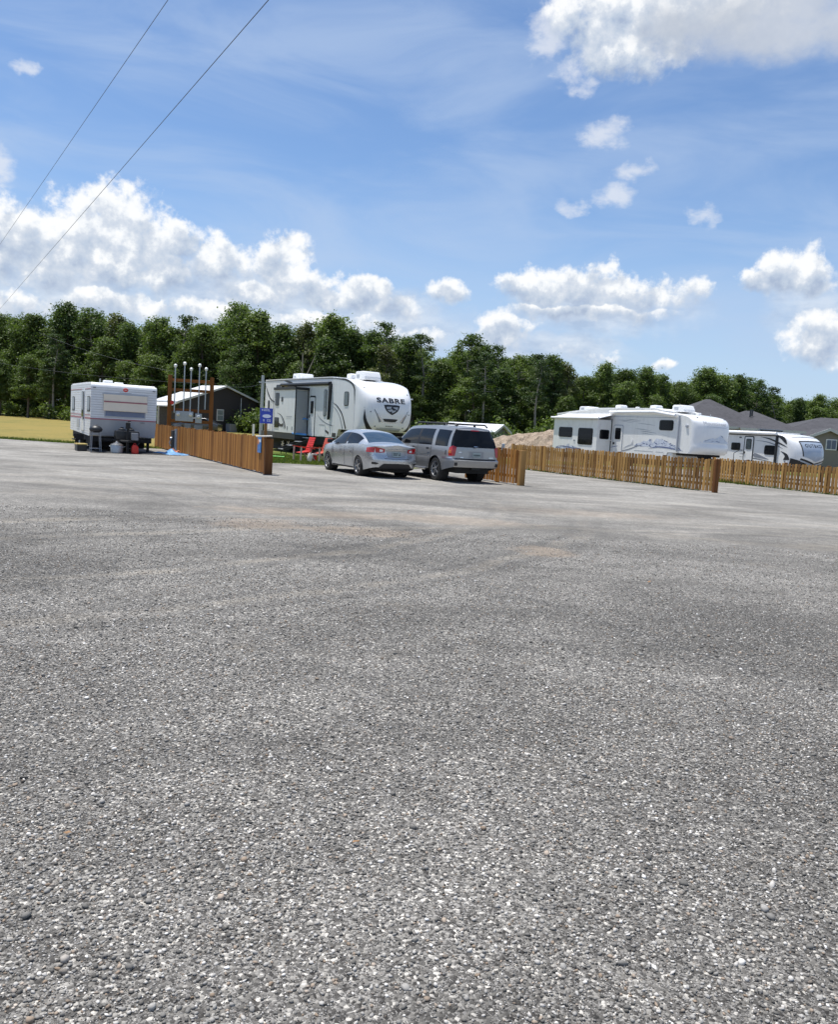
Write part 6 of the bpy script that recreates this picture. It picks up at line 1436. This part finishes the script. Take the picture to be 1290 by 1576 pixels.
# the skyline row: (x, y, height, kind)
SKY = [(-71, 130, 15.2, 'oak'), (-64.7, 128, 15.4, 'tall'), (-58.2, 124.7, 15.4, 'round'), (-54.5, 127, 16.2, 'oak'), (-52.0, 121.7, 16.6, 'oak'), (-47.3, 118.7, 15.4, 'tall'), (-42.7, 116, 14.8, 'slim'), (-40.0, 113.7, 13.4, 'oak'), (-35.5, 111.7, 13.9, 'oak'), (-32.0, 110, 14.0, 'tall'), (-28.6, 107.7, 13.6, 'round'),
       (-23.1, 103.3, 15.3, 'tall'), (-20.4, 101.5, 14.3, 'oak'), (-17.4, 100, 12.9, 'oak'), (-14.3, 100, 13.2, 'slim'), (-11.4, 100, 14.2, 'oak'), (-8.9, 101, 12.9, 'oak'), (-6.4, 100, 12.8, 'slim'), (-4.6, 100, 13.4, 'tall'), (-2.4, 101, 12.4, 'slim'), (-.4, 100, 12.9, 'pine'), (1.9, 100, 9.8, 'oak'), (4.9, 100, 13.2, 'tall'), (6.6, 101, 12.0, 'slim'), (8.6, 100, 11.6, 'tall'), (10.8, 100, 11.1, 'tall'), (13.2, 100, 11.3, 'pine'), (14.9, 101, 11.3, 'slim'), (16.6, 101, 10.5, 'slim'),
       (19.4, 103, 9.4, 'round'), (21.8, 104, 10.9, 'oak'), (24.5, 105.5, 10.7, 'round'), (27.4, 107, 10.9, 'oak'), (30.2, 108.5, 10.4, 'slim'), (33.2, 110, 10.0, 'round'), (36.6, 112, 11.7, 'oak'), (39.2, 113, 11.5, 'round'), (42.0, 114, 11.4, 'oak'), (45.0, 115.5, 10.9, 'tall'), (48.2, 117, 10.0, 'tall'), (52.6, 119, 9.1, 'oak'), (56.5, 120.8, 9.7, 'oak'), (60.4, 122.5, 9.8, 'oak'), (66, 124, 10.2, 'round'), (72, 126, 10.5, 'oak')]
SPECIAL = {4: 'tallest round-headed tree in the skyline left of the old trailer', 11: 'tall feathery tree standing above the skyline over the brown house', 15: 'broad dark tree rising above the roof of the camper with black swooshes', 21: 'low tree at the dip in the skyline right of the black-swoosh camper', 22: 'tall open tree standing right of the dip in the skyline', 26: 'tufted pine left of the camper with blue mountains', 36: 'broad rounded tree rising above the grey roof house', 39: 'open tree at the right end of the dense wood, above the trailer nose'}
rg0 = random.Random(9)
for i, (x, y, h, k) in enumerate(SKY):
    lab = SPECIAL.get(i); plant(k, i, x, y, h, lab or f'{KN[k]} on the skyline {zone(x, y)}', group='trees of the wood', sx=rg0.uniform(.92, 1.25))
rg = random.Random(31)
def sky_h(x, y):
    u = x / y; T = [(a / b, (h - EYE) / b) for a, b, h, k in SKY]; T.sort(); return tab(T, u) * y + EYE
n = 0
for row, (dy, step, fac) in enumerate(((-4.5, 3.6, .8), (5, 3.0, .93), (10, 3.0, .97), (16, 3.4, .99))):
    u = -.62
    while u < .62:
        base = tab([(-.6, 130), (-.30, 110), (-.17, 100), (.16, 101), (.5, 121), (.62, 126)], u); y = base + dy + rg.uniform(-2, 2); x = u * y
        k = rg.choice(('oak', 'oak', 'slim', 'round') if row == 0 else ('oak', 'tall', 'round', 'oak')); h = sky_h(x, y) * fac * rg.uniform(.84, 1.0) if row else sky_h(x, y) * rg.uniform(.40, .85)
        if row == 0 and (.02 < u < .15) and rg.random() < .35: u += step / base; continue
        plant(k, n, x, y, h, f'{KN[k]} {("at the front edge of the wood", "deep in the wood", "deep in the wood", "at the back of the wood")[row]} {zone(x, y)}', group='trees of the wood', sx=rg.uniform(1.05, 1.4)); n += 1; u += step / base * rg.uniform(.85, 1.15)
# bare dead tree above the camper roof
dt = MB().tube([(0, 0, 0), (.1, 0, 4), (0, .1, 8.0)], .16, 8, .05).tube([(.08, 0, 5.0), (.7, 0, 6.6), (1.2, .1, 7.9)], .07, 6, .02).tube([(.05, 0, 6.2), (-.4, 0, 7.1)], .04, 6, .015)
o = dt.build('dead_tree', M_BARKP, None, smooth=True); o.location = (-11.7, 79, 0); tag(o, 'bare pale dead trunk with a fork above the roof of the camper with black swooshes', 'tree')
# leggy pale trunks seen between the crowns
for x, y, h, lab in ((-49.8, 113, 11.5, 'pale bare lower trunk at the edge of the wood left of the old trailer'), (6.5, 93, 10.6, 'slim pale trunk in front of the dark wood right of the far shed'), (12.4, 94, 10.2, 'straight pale trunk in front of the dark wood above the dirt mound')):
    plant('pine', int(x), x, y, h, lab)
# undergrowth along the foot of the wood
rng = np.random.default_rng(77); cl = []
for k in range(420):
    u = rng.uniform(-.64, .64); base = tab([(-.6, 126), (-.30, 106), (-.17, 95), (.16, 95), (.5, 115), (.62, 120)], u) - 3; y = base + rng.uniform(-3.5, 12); r = rng.uniform(.7, 1.7); cl.append((u * y, y, r * .55 + rng.uniform(0, .9), r, r * rng.uniform(.6, .95)))
ug = leaves_mesh('undergrowth', cl, 130, .19, rng); ug.materials.append(ML[1]); o = bpy.data.objects.new('undergrowth', ug); COL.objects.link(o); tag(o, 'tangled undergrowth along the foot of the wood', 'undergrowth', kind='stuff')
def shrub(name, label, x, y, h, w, seed, m, per=130, size=.09):
    r_ = np.random.default_rng(seed); rr = random.Random(seed); cl = [(rr.uniform(-w, w) * .5, rr.uniform(-w, w) * .5, h * rr.uniform(.25, .85), h * rr.uniform(.22, .34), h * rr.uniform(.2, .3)) for _ in range(9)]
    t = thing(name, label, 'shrub', (x, y, 0)); b = MB()
    for c in cl[:6]: b.tube([(0, 0, 0), (c[0] * .5, c[1] * .5, c[2] * .6), c[:3]], .03, 5, .012)
    b.build('stem', M_BARK, t); me = leaves_mesh('foliage', cl, per / h * 2.2, size, r_); me.materials.append(m); f = bpy.data.objects.new('foliage', me); COL.objects.link(f); f.parent = t; return t
shrub('conical_shrub', 'small dark shrub in front of the white panel fence', 5.55, 62.5, 1.9, .9, 3, ML[3], 200)
shrub('weed_clump', 'rusty green weed clump at the right foot of the dirt mound', 11.2, 57.5, 1.35, 1.3, 4, leaf_mat('rusty_weed', (.10, .075, .025), (.22, .13, .04)), 150)
shrub('weed_clump', 'green weeds beside the slide-out of the camper with blue mountains', 10.4, 54.5, 1.25, 1.6, 5, ML[1], 150)
shrub('yellow_bush', 'yellow green bush glimpsed between the sedan roof and the SUV', -.3, 42.5, 1.3, 1.4, 6, leaf_mat('yellow_leaf', (.16, .15, .035), (.30, .25, .06)), 150)
shrub('dark_bush', 'dark green bush glimpsed between the sedan and the white camper', -1.6, 52, 1.7, 2.2, 8, ML[0], 150)
shrub('leafy_bush', 'light green leafy bush at the edge of the wood above the dirt mound', 13.4, 84, 3.6, 2.2, 9, ML[1], 240, .14)
shrub('leafy_bush', 'light green leafy bush at the edge of the wood left of the dirt mound', 8.2, 86, 3.2, 2.4, 10, ML[1], 240, .14)
shrub('small_shrub', 'low green shrub behind the fence at the far right, by the dark car', 27.8, 50.5, 1.5, 1.0, 12, ML[1], 160)
# grass blades on the lawn by the campers and along the fence feet
def blades():
    V, T = [], []
    def strip(n, f, h0, h1):
        for _ in range(n):
            x, y = f(); h = rng.uniform(h0, h1); a = rng.uniform(0, 6.28); w = rng.uniform(.012, .028); lx, ly = rng.normal(0, h * .35, 2)
            V.append(((x - w * cos(a), y - w * sin(a), .005), (x + w * cos(a), y + w * sin(a), .005), (x + lx, y + ly, h))); T.append(rng.random())
    def tri():
        while True:
            x, y = rng.uniform(-8.6, -1.2), rng.uniform(31.5, 39.5)
            if y > 31.6 + .22 * max(0, x + 6.6) and x > -8.2 - .53 * (y - 31.4): return x, y
    strip(15000, tri, .03, .10)
    def along(A, B, s):
        def f():
            t = rng.random(); return A[0] + (B[0] - A[0]) * t + rng.normal(0, s), A[1] + (B[1] - A[1]) * t + rng.normal(0, s)
        return f
    strip(5000, along((-62, 41.3), (-20, 39.4), .22), .05, .22); strip(2500, along((-20, 39.4), (-12.4, 38.6), .16), .04, .16); strip(900, along((10.0, 30.3), (4.4, 40.6), .10), .04, .16); strip(700, along((17.4, 29.6), (13.6, 39.4), .10), .04, .16); strip(500, along((14.6, 37.0), (13.5, 39.6), .14), .06, .24)
    me = bpy.data.meshes.new('grass_blades'); me.from_pydata([p for t in V for p in t], [], [(3 * k, 3 * k + 1, 3 * k + 2) for k in range(len(V))])
    a = me.attributes.new('tone', 'FLOAT', 'POINT'); a.data.foreach_set('value', np.repeat(np.array(T, np.float32), 3)); me.materials.append(leaf_mat('grass_blade', (.10, .15, .025), (.26, .25, .07)))
    o = bpy.data.objects.new('grass_blades', me); COL.objects.link(o); tag(o, 'short grass growing by the campers and along the fence feet', 'grass', kind='stuff')
blades()
